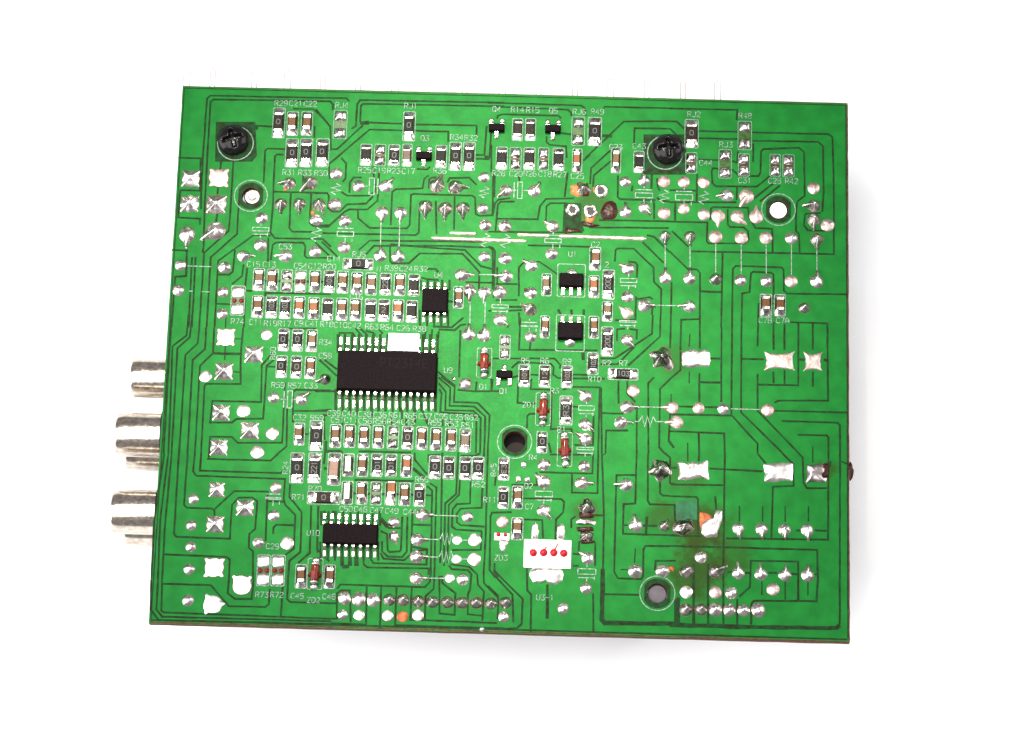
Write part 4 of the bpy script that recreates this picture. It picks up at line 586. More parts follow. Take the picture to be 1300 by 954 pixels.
for x, y, w, h, side in [
 (-4.489,2.255,0.3114,0.0823,'b'),(-2.966,2.208,0.3103,0.1044,'t'),(-2.53,3.129,0.1065,0.3314,'r'),(0.14,3.128,0.0994,0.3323,'l'),
 (0.759,2.185,0.3103,0.0897,'t'),(2.376,3.093,0.3267,0.1054,'t'),(3.099,3.075,0.3256,0.1204,'t'),(2.127,1.473,0.3092,0.0888,'b'),
 (2.126,0.706,0.3081,0.0441,'b'),(-0.151,0.922,0.3081,0.0735,'b'),(1.424,-0.915,0.292,0.1012,'b'),(0.713,-2.496,0.3164,0.1136,'b'),
 (1.493,-3.862,0.3277,0.112,'b'),(-3.811,-0.903,0.0973,0.3327,'l'),(-4.012,-2.706,0.2761,0.0427,'t'),(1.419,-1.656,0.3037,0.0572,'b'),
 (0.378,0.569,0.3081,0.0293,'t'),]:
    bm = bmesh.new(); z = Z.next() + 0.003; bx = bmesh.new(); rect_line(bm, w, h, z, 0.016, 0.01)
    for v in bm.verts: v.co.x += x; v.co.y += y
    bx.free(); d = 0.055
    if side in 'tb':
        yy = y + (h / 2 + d) * (1 if side == 't' else -1); strip(bm, [(x - w * .45, yy), (x + w * .45, yy)], 0.018, z)
        for k in (1, -1): strip(bm, [(x, y + k * (h / 2 + (d if (k > 0) == (side == 't') else 0) + .02)), (x, y + k * (h / 2 + .12))], 0.016, z + 1e-5)
        strip(bm, [(x + w * .4, y - h / 2 - .03), (x + w * .4, y - h / 2 - .09)], 0.016, z + 2e-5)
    else:
        xx = x + (w / 2 + d) * (1 if side == 'r' else -1); strip(bm, [(xx, y - h * .45), (xx, y + h * .45)], 0.018, z)
        for k in (1, -1): strip(bm, [(x + k * (w / 2 + .02), y), (x + k * (w / 2 + .12), y)], 0.016, z + 1e-5)
    sym(bm)
for x, y, w, h, vert in [
 (-3.488,2.186,0.1699,0.2685,1),(-3.174,3.058,0.1705,0.2116,1),(-0.5,3.072,0.1705,0.2108,1),(-0.455,2.159,0.1693,0.2534,1),
 (-0.095,2.154,0.1693,0.2534,1),(2.743,3.08,0.1699,0.2559,1),(3.455,3.078,0.1699,0.2559,1),(2.504,-1.13,0.292,0.1872,0),
 (-0.952,-3.355,0.2467,0.1968,0),(-0.955,-3.672,0.2467,0.1968,0),]:
    bm = bmesh.new(); z = Z.next() + 0.003; n = 6 if not vert else 5
    if vert: pts = [(x + (0 if i in (0, n) else (w / 2 if i % 2 else -w / 2)), y + h / 2 - h * i / n) for i in range(n + 1)]
    else: pts = [(x - w / 2 + w * i / n, y + (0 if i in (0, n) else (h / 2 if i % 2 else -h / 2))) for i in range(n + 1)]
    strip(bm, pts, 0.019, z); sym(bm)
for a, b in [
 ((-5.763,1.526),(-5.34,1.523)),((-5.707,1.054),(-5.637,1.054)),((-5.482,1.051),(-5.341,1.049)),((-2.337,2.458),(-2.326,1.95)),
 ((-2.0,2.467),(-1.994,1.944)),((-0.548,1.509),(-0.239,1.515)),((2.77,2.227),(2.778,1.662)),((3.215,2.209),(3.222,1.659)),((3.676,2.207),(3.68,1.672)),
 ((4.133,2.205),(4.136,1.655)),((4.579,2.218),(4.584,1.668)),((5.032,2.23),(5.033,1.665)),((5.487,2.184),(5.487,1.708)),((2.611,1.021),(3.088,1.026)),
 ((2.361,-0.867),(2.833,-0.863)),((3.972,-0.858),(4.5,-0.857)),((-0.687,1.003),(-0.68,0.576)),((-0.42,0.995),(-0.413,0.584)),
 ((-1.221,-2.933),(-0.767,-2.934)),((-1.316,-3.366),(-1.096,-3.364)),((-1.318,-3.679),(-1.099,-3.677)),((-1.304,-4.056),(-0.976,-4.051)),
 ((-0.822,-3.366),(-0.589,-3.362)),((-0.81,-3.703),(-0.578,-3.699)),((2.282,-1.136),(2.351,-1.136)),((2.656,-1.129),(2.906,-1.123)),]:
    bm = bmesh.new(); strip(bm, [a, b], 0.016, Z.next() + 0.003); sym(bm)
def ring(x, y, R, a0=0, a1=360):
    bm = bmesh.new(); strip(bm, [(R * math.cos(math.radians(a)), R * math.sin(math.radians(a))) for a in range(a0, a1 + 1, 6)], 0.019, Z.next() + 0.003)
    link('printed_ring', mesh('printed_ring', bm, M['silk_thin']), board, (x, y, 0))
for x, y, r, R, k in HOLES:
    ring(x, y, R)
    bm = bmesh.new(); z = Z.next() + 0.001; n = 36; k1 = 0.86 * R
    # drilled hole: bare laminate round it, cut flat left and right
    lim = R * 0.74; inn = [bm.verts.new((r * math.cos(a * math.tau / n), r * math.sin(a * math.tau / n), z)) for a in range(n)]
    out = [bm.verts.new((max(-lim, min(lim, k1 * math.cos(a * math.tau / n))), k1 * math.sin(a * math.tau / n), z)) for a in range(n)]
    for i in range(n): bm.faces.new((inn[i], out[i], out[(i + 1) % n], inn[(i + 1) % n]))
    link('bare_laminate_ring', mesh('bare_laminate_ring', bm, M['gap']), board, (x, y, 0))
# ------------------------------------------------------------------ chip capacitors, resistors, empty pads
CACHE = {}
def cached(key, fn):
    if key not in CACHE: CACHE[key] = fn()
    return CACHE[key]
def box_mesh(name, w, l, z0, z1, bev, m): 
    bm = bmesh.new(); add_box(bm, 0, 0, z0, z1, w, l, bev); return mesh(name, bm, m)
def fillet_mesh(w, l, hh, var, m='fillet'):
    """solder climbing from the pad's outer end (y = l) to the part's end face (y = 0)"""
    rnd = random.Random(var * 31 + 5); bm = bmesh.new(); nx, ny = 8, 7; V = []
    sk = rnd.uniform(-.6, .6); bulge = rnd.uniform(.75, 1.0)
    for j in range(ny + 1):
        t = j / ny; row = []
        ww = w * (bulge + (1 - bulge) * math.sin(t * 2.2)) * (1.0 - 0.16 * max(0, t - .75) / .25)
        for i in range(nx + 1):
            s_ = i / nx * 2 - 1
            prof = hh * ((1 - t) ** 1.7 * .9 + .16 * (1 - t ** 3)) * (1 + sk * .3 * s_)
            z = prof * (1 - abs(s_) ** 3.2) + rnd.uniform(-1, 1) * hh * .035
            edge = j == ny or i in (0, nx)
            row.append(bm.verts.new((s_ * ww / 2, l * t + (0 if j < ny else rnd.uniform(-.08, .05) * l), -0.001 if edge else max(.004, z))))
        V.append(row)
    for j in range(ny):
        for i in range(nx): bm.faces.new((V[j][i], V[j][i + 1], V[j + 1][i + 1], V[j + 1][i]))
    return mesh('solder_fillet', bm, M[m], True)
def pillow_mesh(w, l, hh, var, m='fillet', p=3.0):
    rnd = random.Random(var * 17 + 3); bm = bmesh.new(); q = rnd.uniform(-.25, .25)
    def rf(a):
        c, s_ = abs(math.cos(a)), abs(math.sin(a)); return 1 / ((c / (w / 2)) ** p + (s_ / (l / 2)) ** p) ** (1 / p) * (1 + rnd.uniform(-.03, .03))
    add_blob(bm, rf, lambda t, a: hh * (1 - t ** 2.6) * (1 + q * t * math.cos(a)), 28, 5)
    return mesh('solder_pad', bm, M[m], True)
def code_print(x, y, s_, z, h, adv, rot, parent):
    link('value_code', mesh('value_code', lettering(s_, h, adv, 0.0105, z), M['code']), parent, (x, y, 0), rot)
SMD = [
 ('R',-4.266,4.302,0.2289,0.5955,0,'0'),('C',-4.015,4.294,0.2138,0.4733,0,''),('C',-3.758,4.301,0.2138,0.4733,0,''),
 ('R',-4.002,3.731,0.2352,0.5631,0,'0'),('R',-3.743,3.738,0.2352,0.563,0,'0'),('R',-3.447,3.746,0.2415,0.5611,0,'0'),
 ('G',-3.151,4.303,0.2503,0.5648,0,''),('R',-1.9,4.3,0.2289,0.5818,0,'0'),('R',-2.658,3.73,0.2138,0.4245,0,''),('T',-2.406,3.733,0.2138,0.4259,0,''),
 ('R',-2.152,3.733,0.2131,0.4245,0,'0'),('X',-1.914,3.744,0.1853,0.4396,0,''),('R',-1.301,3.738,0.2138,0.4396,0,''),
 ('R',-1.045,3.745,0.2281,0.5609,0,'0'),('R',-0.796,3.752,0.2273,0.5609,0,'0'),('R',0.065,4.294,0.2003,0.4424,0,''),('R',0.301,4.3,0.1996,0.4424,0,''),
 ('G',1.165,4.294,0.2432,0.5644,0,''),('R',1.465,4.295,0.2566,0.5625,0,'0'),('R',-0.204,3.734,0.2138,0.441,0,''),('T',0.045,3.733,0.2131,0.4395,0,''),
 ('R',0.294,3.737,0.2131,0.4395,0,''),('T',0.55,3.74,0.1996,0.4409,0,''),('R',0.821,3.741,0.2131,0.4395,0,''),('C',1.16,3.731,0.1847,0.4546,0,''),
 ('C',1.86,3.751,0.1847,0.5,0,''),('R',2.273,3.732,0.1996,0.4243,0,''),('R',3.221,4.301,0.2566,0.5643,0,'0'),('T',3.22,3.739,0.2138,0.4091,0,''),
 ('G',3.832,3.738,0.2352,0.5606,0,''),('G',4.184,4.295,0.2566,0.5624,0,''),('T',4.173,3.728,0.2131,0.4394,0,''),('T',4.735,3.737,0.1989,0.4318,0,''),
 ('T',4.977,3.732,0.2138,0.4394,0,''),('A',-4.827,0.901,0.253,0.5613,0,''),('C',-4.475,1.303,0.2108,0.4298,0,''),('C',-4.229,1.302,0.2108,0.4283,0,''),
 ('E',-3.975,1.295,0.2108,0.4297,0,''),('T2',-3.729,1.294,0.2108,0.4298,0,''),('C',-3.468,1.301,0.2108,0.4282,0,''),
 ('R',-3.215,1.301,0.2116,0.4297,0,'101'),('C',-2.973,1.298,0.2108,0.4296,0,''),('C',-2.722,1.285,0.2108,0.4282,0,''),
 ('C',-2.468,1.278,0.2108,0.4296,0,''),('R',-2.208,1.278,0.2108,0.4281,0,'22'),('C',-1.955,1.28,0.2108,0.428,0,''),
 ('R',-1.701,1.277,0.2108,0.4295,0,''),('C',-4.47,0.794,0.2101,0.4269,0,''),('R',-4.223,0.796,0.2108,0.4269,0,'103'),
 ('R',-3.978,0.793,0.2101,0.4268,0,'103'),('C',-3.726,0.8,0.2101,0.4268,0,''),('C',-3.466,0.792,0.2101,0.4268,0,''),
 ('R',-3.223,0.784,0.2108,0.4267,0,''),('C',-2.967,0.791,0.2108,0.4282,0,''),('C',-2.722,0.791,0.2108,0.4267,0,''),
 ('R',-2.455,0.791,0.2101,0.4267,0,''),('R',-2.216,0.79,0.2108,0.428,0,'2'),('C',-1.964,0.79,0.2101,0.4266,0,''),('R',-1.718,0.782,0.2101,0.4266,0,''),
 ('R',-2.716,1.644,0.5501,0.2229,1,'0'),('R',-3.976,0.191,0.2024,0.424,0,'0'),('R',-3.729,0.19,0.2024,0.4253,0,'0'),
 ('C',-3.477,0.19,0.2031,0.4239,0,''),('R',-3.987,-0.306,0.2024,0.4224,0,'0'),('R',-3.728,-0.306,0.2024,0.4225,0,'0'),
 ('C',-3.477,-0.313,0.2024,0.4224,0,''),('C',-3.614,-1.532,0.194,0.4166,0,''),('R',-3.315,-1.552,0.2494,0.5602,0,'0'),
 ('C',-2.975,-1.55,0.2078,0.4309,0,''),('C',-2.726,-1.543,0.2078,0.4309,0,''),('C',-2.472,-1.544,0.2078,0.4309,0,''),
 ('C',-2.223,-1.543,0.2078,0.4308,0,''),('E',-1.963,-1.546,0.2078,0.4308,0,''),('R',-1.708,-1.546,0.2078,0.4308,0,'0'),
 ('C',-1.457,-1.55,0.2078,0.4308,0,''),('C',-1.208,-1.555,0.2078,0.4308,0,''),('C',-0.947,-1.558,0.2078,0.4308,0,''),
 ('X',-0.695,-1.562,0.2071,0.4308,0,''),('R',-3.626,-2.148,0.2494,0.5563,0,'0'),('R',-3.315,-2.139,0.2347,0.5564,0,'221'),
 ('P',-2.969,-2.151,0.2416,0.599,0,''),('P2',-2.726,-2.073,0.2071,0.4279,0,''),('C',-2.478,-2.066,0.2071,0.4279,0,''),
 ('R',-2.227,-2.059,0.2071,0.4278,0,'01'),('R',-1.978,-2.059,0.2071,0.4278,0,'01'),('C',-1.708,-2.058,0.2071,0.4278,0,''),
 ('R',-1.21,-2.07,0.214,0.4293,0,'0'),('R',-0.962,-2.07,0.214,0.4278,0,'0'),('R',-0.671,-2.072,0.2148,0.4292,0,'0'),
 ('R',-0.451,-2.066,0.214,0.4277,0,'0'),('R',-3.131,-2.675,0.5846,0.2408,1,'0'),('P2',-2.723,-2.571,0.2063,0.4264,0,''),
 ('C',-2.468,-2.571,0.2063,0.4249,0,''),('E',-2.22,-2.568,0.2063,0.4263,0,''),('O',-1.964,-2.571,0.2063,0.4263,0,''),
 ('C',-1.719,-2.571,0.2071,0.4263,0,''),('R',-1.461,-2.578,0.2071,0.4263,0,'0'),('C',-0.9,1.07,0.1898,0.4206,0,''),
 ('C',0.666,1.351,0.1827,0.4293,0,''),('C',1.521,1.864,0.2116,0.4456,0,''),('C',1.51,1.337,0.1968,0.4278,0,''),('R',1.77,1.385,0.2249,0.5625,0,'200'),
 ('C',1.758,0.88,0.1961,0.3823,0,''),('C',1.523,0.579,0.1891,0.4249,0,''),('R',1.769,0.322,0.2233,0.5568,0,'200'),('C',0.655,0.562,0.1751,0.425,0,''),
 ('R',1.519,-0.093,0.2093,0.4147,0,'102'),('R',2.059,-0.275,0.5423,0.2183,1,'103'),('E',-0.045,0.169,0.1961,0.4528,0,''),
 ('R',0.313,-0.354,0.2086,0.4207,0,'101'),('R',0.674,-0.35,0.2093,0.4221,0,'12'),('R',1.067,-0.35,0.2024,0.4206,0,'103'),
 ('R',1.066,-0.969,0.2355,0.542,0,'R3'),('R',0.655,-1.56,0.194,0.4077,0,'0'),('R',-0.002,-2.068,0.2002,0.4134,0,'E3'),
 ('R',0.006,-2.58,0.1994,0.4105,0,'0'),('C',0.25,-2.573,0.1995,0.4247,0,''),('C',0.263,-3.135,0.2132,0.409,0,''),
 ('A',-4.118,-3.998,0.2321,0.5608,0,''),('A',-3.865,-3.994,0.2458,0.5607,0,''),('C',-3.461,-4.087,0.2048,0.4329,0,''),
 ('C',-2.967,-4.078,0.2048,0.4329,0,''),('C',4.579,1.076,0.2171,0.4278,0,''),('C',4.827,1.083,0.2108,0.413,0,''),]
for k, x, y, w, h, hor, code in SMD:
    if hor: w, h = h, w
    rz = (math.pi / 2 if hor else 0.0)
    var = random.randrange(5); rr = rz + random.gauss(0, 0.018)
    bm = bmesh.new(); rect_line(bm, w, h, Z.next() + 0.003, 0.0135 if k in 'RCAEP2' else 0.011); link('printed_outline', mesh('printed_outline', bm, M['silk' if y < 3.4 else 'silk_thin']), board, (x, y, 0), rz)
    W, H = round(w * 50) / 50, round(h * 50) / 50
    if k in ('C', 'R', 'P', 'P2', 'X', 'O'):
        big = H > 0.48
        if k == 'R': bw, bl, hh, cap, off = W * .70, H * (.62 if not big else .60), 0.05, 0.15, .0
        elif k == 'P': bw, bl, hh, cap, off = W * .66, H * .62, 0.10, 0.16, -.02
        elif k == 'P2': bw, bl, hh, cap, off = W * .52, H * .66, 0.09, 0.14, 0
        elif k == 'X': bw, bl, hh, cap, off = W * .74, H * .50, 0.05, 0.12, 0
        elif k == 'O': bw, bl, hh, cap, off = W * .66, H * .48, 0.085, 0.05, .09
        else: bw, bl, hh, cap, off = W * .60, H * .60, 0.085, 0.245, .02
        body_m = {'R': 'res' if random.random() < .8 else 'resb', 'P': 'pink', 'P2': 'pale', 'X': 'brown', 'O': 'cer3'}.get(k, random.choice(['cer'] * 6 + ['cer2', 'cer3']))
        name = 'chip_resistor' if k in 'RX' else 'chip_capacitor'
        bl += random.uniform(-.015, .015) * 0; off += random.uniform(-.012, .012)
        c = off; dx = random.uniform(-.012, .012)
        cosr, sinr = math.cos(rz), math.sin(rz)
        o = link(name, cached((k, W, H, body_m), lambda: box_mesh(name, bw * .97, bl * (1 - 2 * cap) + .02, 0.012, hh * (.97 if k != 'R' else 1.0), 0.008, M[body_m])), root, (x + dx - sinr * c, y + cosr * c, 0.0), rr)
        link('footprint_shade', cached(('foot', W, H), lambda: box_mesh('footprint_shade', W * .90, H * .56, 0.0, 0.0035, 0, M['gap'])), o, (-dx, 0, 0))  # dark plate that paints the shade round the part's body
        for sgn in (1, -1):
            link('end_cap', cached(('cap', k, W, H), lambda: box_mesh('end_cap', bw, bl * cap, 0.008, hh + (.004 if k != 'R' else -.002), 0.012, M['lead'])), o, (0, sgn * (bl / 2 - bl * cap / 2), 0))
            gap_l = H / 2 * .95 - (bl / 2 + sgn * c)
            if gap_l > .03:
                L = round(gap_l * 40) / 40
                link('solder_fillet', cached(('fil', W, L, k, var, sgn), lambda: fillet_mesh(W * .84, L + .02, hh * .85, var + (5 if sgn > 0 else 0))), o, (-dx, sgn * (bl / 2 - .02), 0), 0 if sgn > 0 else math.pi)
        if code:
            n = len(code); ch = min(.105, bl * (1 - 2 * cap) / max(1, n) * (.95 if n > 1 else .55))
            code_print(0, 0, code, hh + 0.0022, bw * .55 if n > 1 else .09, ch if n > 1 else .085, math.pi / 2 if n > 1 and not hor else (-math.pi / 2 if hor else 0), o)
    else:
        pl = {'E': .40, 'T': .43, 'T2': .40, 'G': .34, 'A': .36}[k] * H
        m_ = {'A': 'tin', 'T2': 'tin'}.get(k, 'fillet'); hh = .03 if k in ('A', 'T2') else .055
        o = link('empty_footprint', cached((k, W, H, 'mid'), lambda: box_mesh('empty_footprint', W * .8, max(.03, H * .93 - 2 * pl), 0.0, 0.004, 0, M[{'T': 'brown', 'T2': 'brown', 'G': 'olive', 'E': 'olive', 'A': 'olive'}[k]])), root, (x, y, 0.0), rr)
        for sgn in (1, -1):
            link('solder_pad', cached(('pil', k, W, H, var, sgn), lambda: pillow_mesh(W * .82, pl, hh, var + sgn, m_, 5.0)), o, (0, sgn * (H * .465 - pl / 2), 0))
        if k in ('A', 'T2'):
            for sgn in (1, -1):
                def gl():
                    b2 = bmesh.new(); add_blob(b2, lambda a: .045, lambda t, a: .03 * (1 - t * t), 14, 4); return mesh('glue_dot', b2, M['glue' if k == 'A' else 'brown'], True)
                link('glue_dot', cached('dot' + k, gl), o, (sgn * W * .24, 0, .003))
# ------------------------------------------------------------------ red glass diodes
for x, y, l, glue in [(-0.402, -0.133, 0.5823, 1), (0.661, -0.958, 0.636, 1), (1.06, -1.68, 0.6603, 1), (-3.22, -4.036, 0.5886, 1)]:
    bm = bmesh.new(); r = 0.072
    lathe(bm, [(r * .9, -l * .24), (r * 1.0, -l * .18), (r, l * .18), (r * .9, l * .24)], 18, 'y', (0, 0, r + .012))
    o = link('glass_diode', mesh('glass_diode', bm, M['glass'], True), root, (x, y, 0), random.gauss(0, .03))
    for sgn in (1, -1):
        bm = bmesh.new(); pr = [(r * .4, .24 * l * sgn), (r * 1.06, .235 * l * sgn), (r * 1.08, .30 * l * sgn), (r * .7, .33 * l * sgn)]
        lathe(bm, pr, 18, 'y', (0, 0, r + .012)); bmesh.ops.recalc_face_normals(bm, faces=bm.faces); link('end_cap', mesh('end_cap', bm, M['dark'], True), o)
        link('solder_pad', pillow_mesh(.15, l * .24, .075, random.randrange(9), 'solder', 2.2), o, (0, sgn * l * .40, 0))
        if glue:
            bm = bmesh.new(); add_blob(bm, lambda a: .05, lambda t, a: .075 * (1 - t ** 2), 16, 5); link('glue_dot', mesh('glue_dot', bm, M['glue'], True), o, (sgn * .075, -.02, 0))
    outline(x, y, .27, l * .95, 'silk', .012)
# ------------------------------------------------------------------ transistors and chips
def lead_mesh(w, run, zs, th=0.018, foot=.45):
    """gull-wing lead: leaves the body at y=0, z=zs and stands on the pad at y=run"""
    pr = [(-.02, zs), (run * .13, zs), (run * .22, zs - .010), (run * .42, .045), (run * .50, .024), (run * .92, .016)]
    bm = bmesh.new(); T = []; B = []
    for y_, z_ in pr:
        T.append([bm.verts.new((sx * w / 2, y_, z_ + th / 2)) for sx in (-1, 1)]); B.append([bm.verts.new((sx * w / 2, y_ - (0.008 if 0 < y_ < run * .55 else 0), z_ - th / 2)) for sx in (-1, 1)])
    for i in range(len(pr) - 1):
        bm.faces.new((T[i][0], T[i][1], T[i + 1][1], T[i + 1][0])); bm.faces.new((B[i][1], B[i][0], B[i + 1][0], B[i + 1][1]))
        bm.faces.new((T[i][1], B[i][1], B[i + 1][1], T[i + 1][1])); bm.faces.new((B[i][0], T[i][0], T[i + 1][0], B[i + 1][0]))
    bm.faces.new((T[0][1], T[0][0], B[0][0], B[0][1])); bm.faces.new((T[-1][0], T[-1][1], B[-1][1], B[-1][0]))
    # solder on the pad under the foot
    add_blob(bm, lambda a: 1 / ((abs(math.cos(a)) / (w * .60)) ** 4 + (abs(math.sin(a)) / (run * .27)) ** 4) ** .25, lambda t, a: .018 * (1 - t ** 2), 16, 3, 0, run * .76)
    return mesh('lead', bm, M['lead'])
def chip_body(w, h, z1):
    bm = bmesh.new(); zm = z1 * .55
    add_box(bm, 0, 0, zm, z1, w, h, .010, 2, .022)
    add_box(bm, 0, 0, .02, zm, w - .03, h - .03, 0, 1, -.014)
    return bm
SOIC = [(-2.108, -0.385, 1.763538, 0.74, [(-2.955, 0.3), (-2.829, 0.304), (-2.702, 0.307), (-2.576, 0.311), (-2.45, 0.314), (-2.324, 0.318), (-2.197, 0.321), (-2.071, 0.325), (-1.945, 0.329), (-1.819, 0.332), (-1.692, 0.336), (-1.566, 0.339), (-1.44, 0.343), (-1.313, 0.346)], [(-2.932, 0.275), (-2.806, 0.272), (-2.68, 0.268), (-2.555, 0.265), (-2.429, 0.261), (-2.303, 0.258), (-2.178, 0.254), (-2.052, 0.25), (-1.926, 0.247), (-1.801, 0.243), (-1.675, 0.24), (-1.549, 0.236), (-1.424, 0.233), (-1.298, 0.229)]), (-1.311, 0.966, 0.461481, 0.4576, [(-1.522, 0.1462), (-1.393, 0.1502), (-1.266, 0.1532), (-1.144, 0.1572)], [(-1.506, 0.1472), (-1.38, 0.1442), (-1.257, 0.1402), (-1.131, 0.1372)]), (-2.632, -3.334, 0.9648515, 0.3798, [(-3.1, 0.1941), (-2.972, 0.1981), (-2.844, 0.2011), (-2.716, 0.2051), (-2.588, 0.2081), (-2.461, 0.2121), (-2.333, 0.2161), (-2.205, 0.2191)], [(-3.075, 0.2001), (-2.95, 0.1961), (-2.825, 0.1931), (-2.699, 0.1891), (-2.574, 0.1861), (-2.448, 0.1821), (-2.323, 0.1791), (-2.198, 0.1751)])]
for n_, (x, y, w, h, top, bot) in enumerate(SOIC):
    z1 = .235 if n_ == 0 else .17
    o = link('integrated_circuit', mesh('integrated_circuit', chip_body(w, h, z1), M['chip']), root, (x, y, 0))
    lw = 0.040
    for side, legs in ((1, top), (-1, bot)):
        for lx, run in legs:
            link('lead', cached(('lead', n_, side), lambda: lead_mesh(lw, run, z1 * .55)), o, (lx - x, side * h / 2, 0), 0 if side > 0 else math.pi)
    if n_ == 0:
        link('laser_marking', mesh('laser_marking', lettering('PT2314E', .16, .125, .018, z1 + .0015), M['mark']), o, (.30, .14, 0))
        bm = bmesh.new(); strip(bm, [(.045 * math.cos(math.radians(a)), .045 * math.sin(math.radians(a))) for a in range(60, 300, 15)], .014, z1 + .0015)
        link('pin_mark', mesh('pin_mark', bm, M['mark']), o, (-w / 2 + .12, -h / 2 + .13, 0))
for x, y, d in [(-1.611, 3.722, 1), (-0.313, 4.298, 1), (0.706, 4.304, 1), (-0.04, -0.356, -1)]:
    bm = bmesh.new(); add_box(bm, 0, 0, .045, .125, .285, .155, .012, 2, .016); add_box(bm, 0, 0, .015, .045, .275, .145)
    o = link('transistor', mesh('transistor', bm, M['chip']), root, (x, y, 0))
    for lx, sd in ((-.10, d), (.10, d), (0, -d)):
        link('lead', cached('sotlead', lambda: lead_mesh(.062, .085, .06)), o, (lx, sd * .075, 0), 0 if sd > 0 else math.pi)
        link('solder_pad', pillow_mesh(.095, .10, .04, random.randrange(9), 'solder', 2.6), o, (lx, sd * .155, 0))
for x, y, w, h, d in [(1.104, 1.423, 0.4357, 0.2665, 1), (1.109, 0.479, 0.4482, 0.3224, -1)]:
    bm = bmesh.new(); add_box(bm, 0, 0, .06, .15, w, h, .012, 2, .018); add_box(bm, 0, 0, .01, .06, w - .02, h - .02)
    o = link('transistor', mesh('transistor', bm, M['chip']), root, (x, y, 0))
    bm = bmesh.new(); add_blob(bm, lambda a: .105, lambda t, a: .07 * (1 - t ** 2.2), 24, 5); link('tab', mesh('tab', bm, M['solder'], True), o, (0, d * (h / 2 + .015), 0))
    for lx in (-.145, 0, .145): link('lead', cached('s89' , lambda: lead_mesh(.058, .13, .06)), o, (lx, -d * h / 2, 0), 0 if d < 0 else math.pi)
    outline(x, y + d * .02, w + .07, h + .36, 'silk', .013)
# ------------------------------------------------------------------ through-hole solder joints
def joint(x, y, r, k, tail):
    bm = bmesh.new(); nz = noise1(4, .035 if k not in 'b' else .16); wz = noise1(4, .10 if k != 'b' else .2); star = k in ('s', 'S', 'Sf', 'Se', 'S3')
    ph = random.uniform(0, 6.28); m = {'w': 'solder', 'wv': 'solder', 'd': 'dark', 'dw': 'solder', 'f': 'flat', 'F': 'tin', 's': 'star', 'S': 'tin', 'Sf': 'tin' if y < 0 else 'flat', 'Se': 'tin', 'S3': 'tin', 'b': 'blob', 'c': 'copper'}[k]
    if k == 's' and y > 3: m = 'solder'
    lobes = {'Se': (45, 135), 'S3': (5, 125, 235)}.get(k, (45, 135, 225, 315))
    def rf(a):
        q = r * (1 + nz(a))
        if k == 'wv': q *= 1 + .12 * abs(math.sin(a)) ** 2
        if star:
            for L in lobes:
                d = (a - math.radians(L) + math.pi) % math.tau - math.pi; q += r * (.42 if k != 'S3' else .38) * math.exp(-(d / .16) ** 2)
            sq = max(abs(math.cos(a)), abs(math.sin(a))); q *= .90 + .06 / sq
        if tail is not None and k not in ('s',):
            d = (a - math.radians(tail) + math.pi) % math.tau - math.pi; q += r * .75 * math.exp(-(d / .20) ** 2) + r * .12 * math.exp(-(d / .5) ** 2)
        if k == 'b': q *= 1 + .10 * math.sin(5 * a + ph)
        return q
    hk = random.uniform(1.06, 1.15)
    H = {'w': .52, 'wv': .5, 'd': .80, 'dw': .55, 'f': .30, 'F': .22, 's': .42, 'S': .12, 'Sf': .10, 'Se': .10, 'S3': .12, 'b': .75, 'c': .15}[k] * r
    pk = {'d': .5, 'dw': .35, 's': .7, 'w': .12, 'wv': .1, 'b': .4}.get(k, 0)
    def hf(t, a):
        z = H * (1 - t ** 2.2) * (1 + wz(a) * t) + pk * H * math.exp(-(t / .28) ** 2)
        if tail is not None:
            d = (a - math.radians(tail) + math.pi) % math.tau - math.pi; z += .30 * H * math.exp(-(d / .35) ** 2) * t * (1 - t) * 4
        if k == 'b': z += H * .15 * math.sin(5 * a + ph + 4 * t) * t * (1 - t) * 3
        if k in ('f', 'F', 'Sf'): z += H * .25 * math.cos(3 * a + ph) * t * (1 - t)
        return z
    add_blob(bm, rf, hf, 44 if (star or tail is not None or k == 'b') else 30, 8 if k == 'b' else 7, rim=.05)
    na = 30; inn = [bm.verts.new((rf(i * math.tau / na) * .96 * math.cos(i * math.tau / na), rf(i * math.tau / na) * .96 * math.sin(i * math.tau / na), .004)) for i in range(na)]
    out = [bm.verts.new((v.co.x * hk, v.co.y * hk, .0015)) for v in inn]
    for i in range(na): bm.faces.new((inn[i], out[i], out[(i + 1) % na], inn[(i + 1) % na])).material_index = 1
    o = link('solder_joint', mesh('solder_joint', bm, [M[m], M['halo']], True), root, (x, y, 0))
    if k in ('s', 'd', 'dw') :                       # the clipped wire end standing out of the solder
        bm = bmesh.new(); lathe(bm, [(r * .22, 0), (r * .20, H * 1.62), (r * .12, H * 1.72)], 10); link('wire_end', mesh('wire_end', bm, M['lead'] if k != 's' else M['solder'], True), o, (0.04 * r, .08 * r, 0), 0)
    if tail is not None and k in ('w', 'd') and random.random() < .7:
        a = math.radians(tail); bm = bmesh.new()     # the bent-over lead under the solder
        tube(bm, [(0, 0, H * .8), (r * .8 * math.cos(a), r * .8 * math.sin(a), H * .42), (r * 1.75 * math.cos(a), r * 1.75 * math.sin(a), .03)], .026); link('wire_end', mesh('wire_end', bm, M['lead'], True), o)
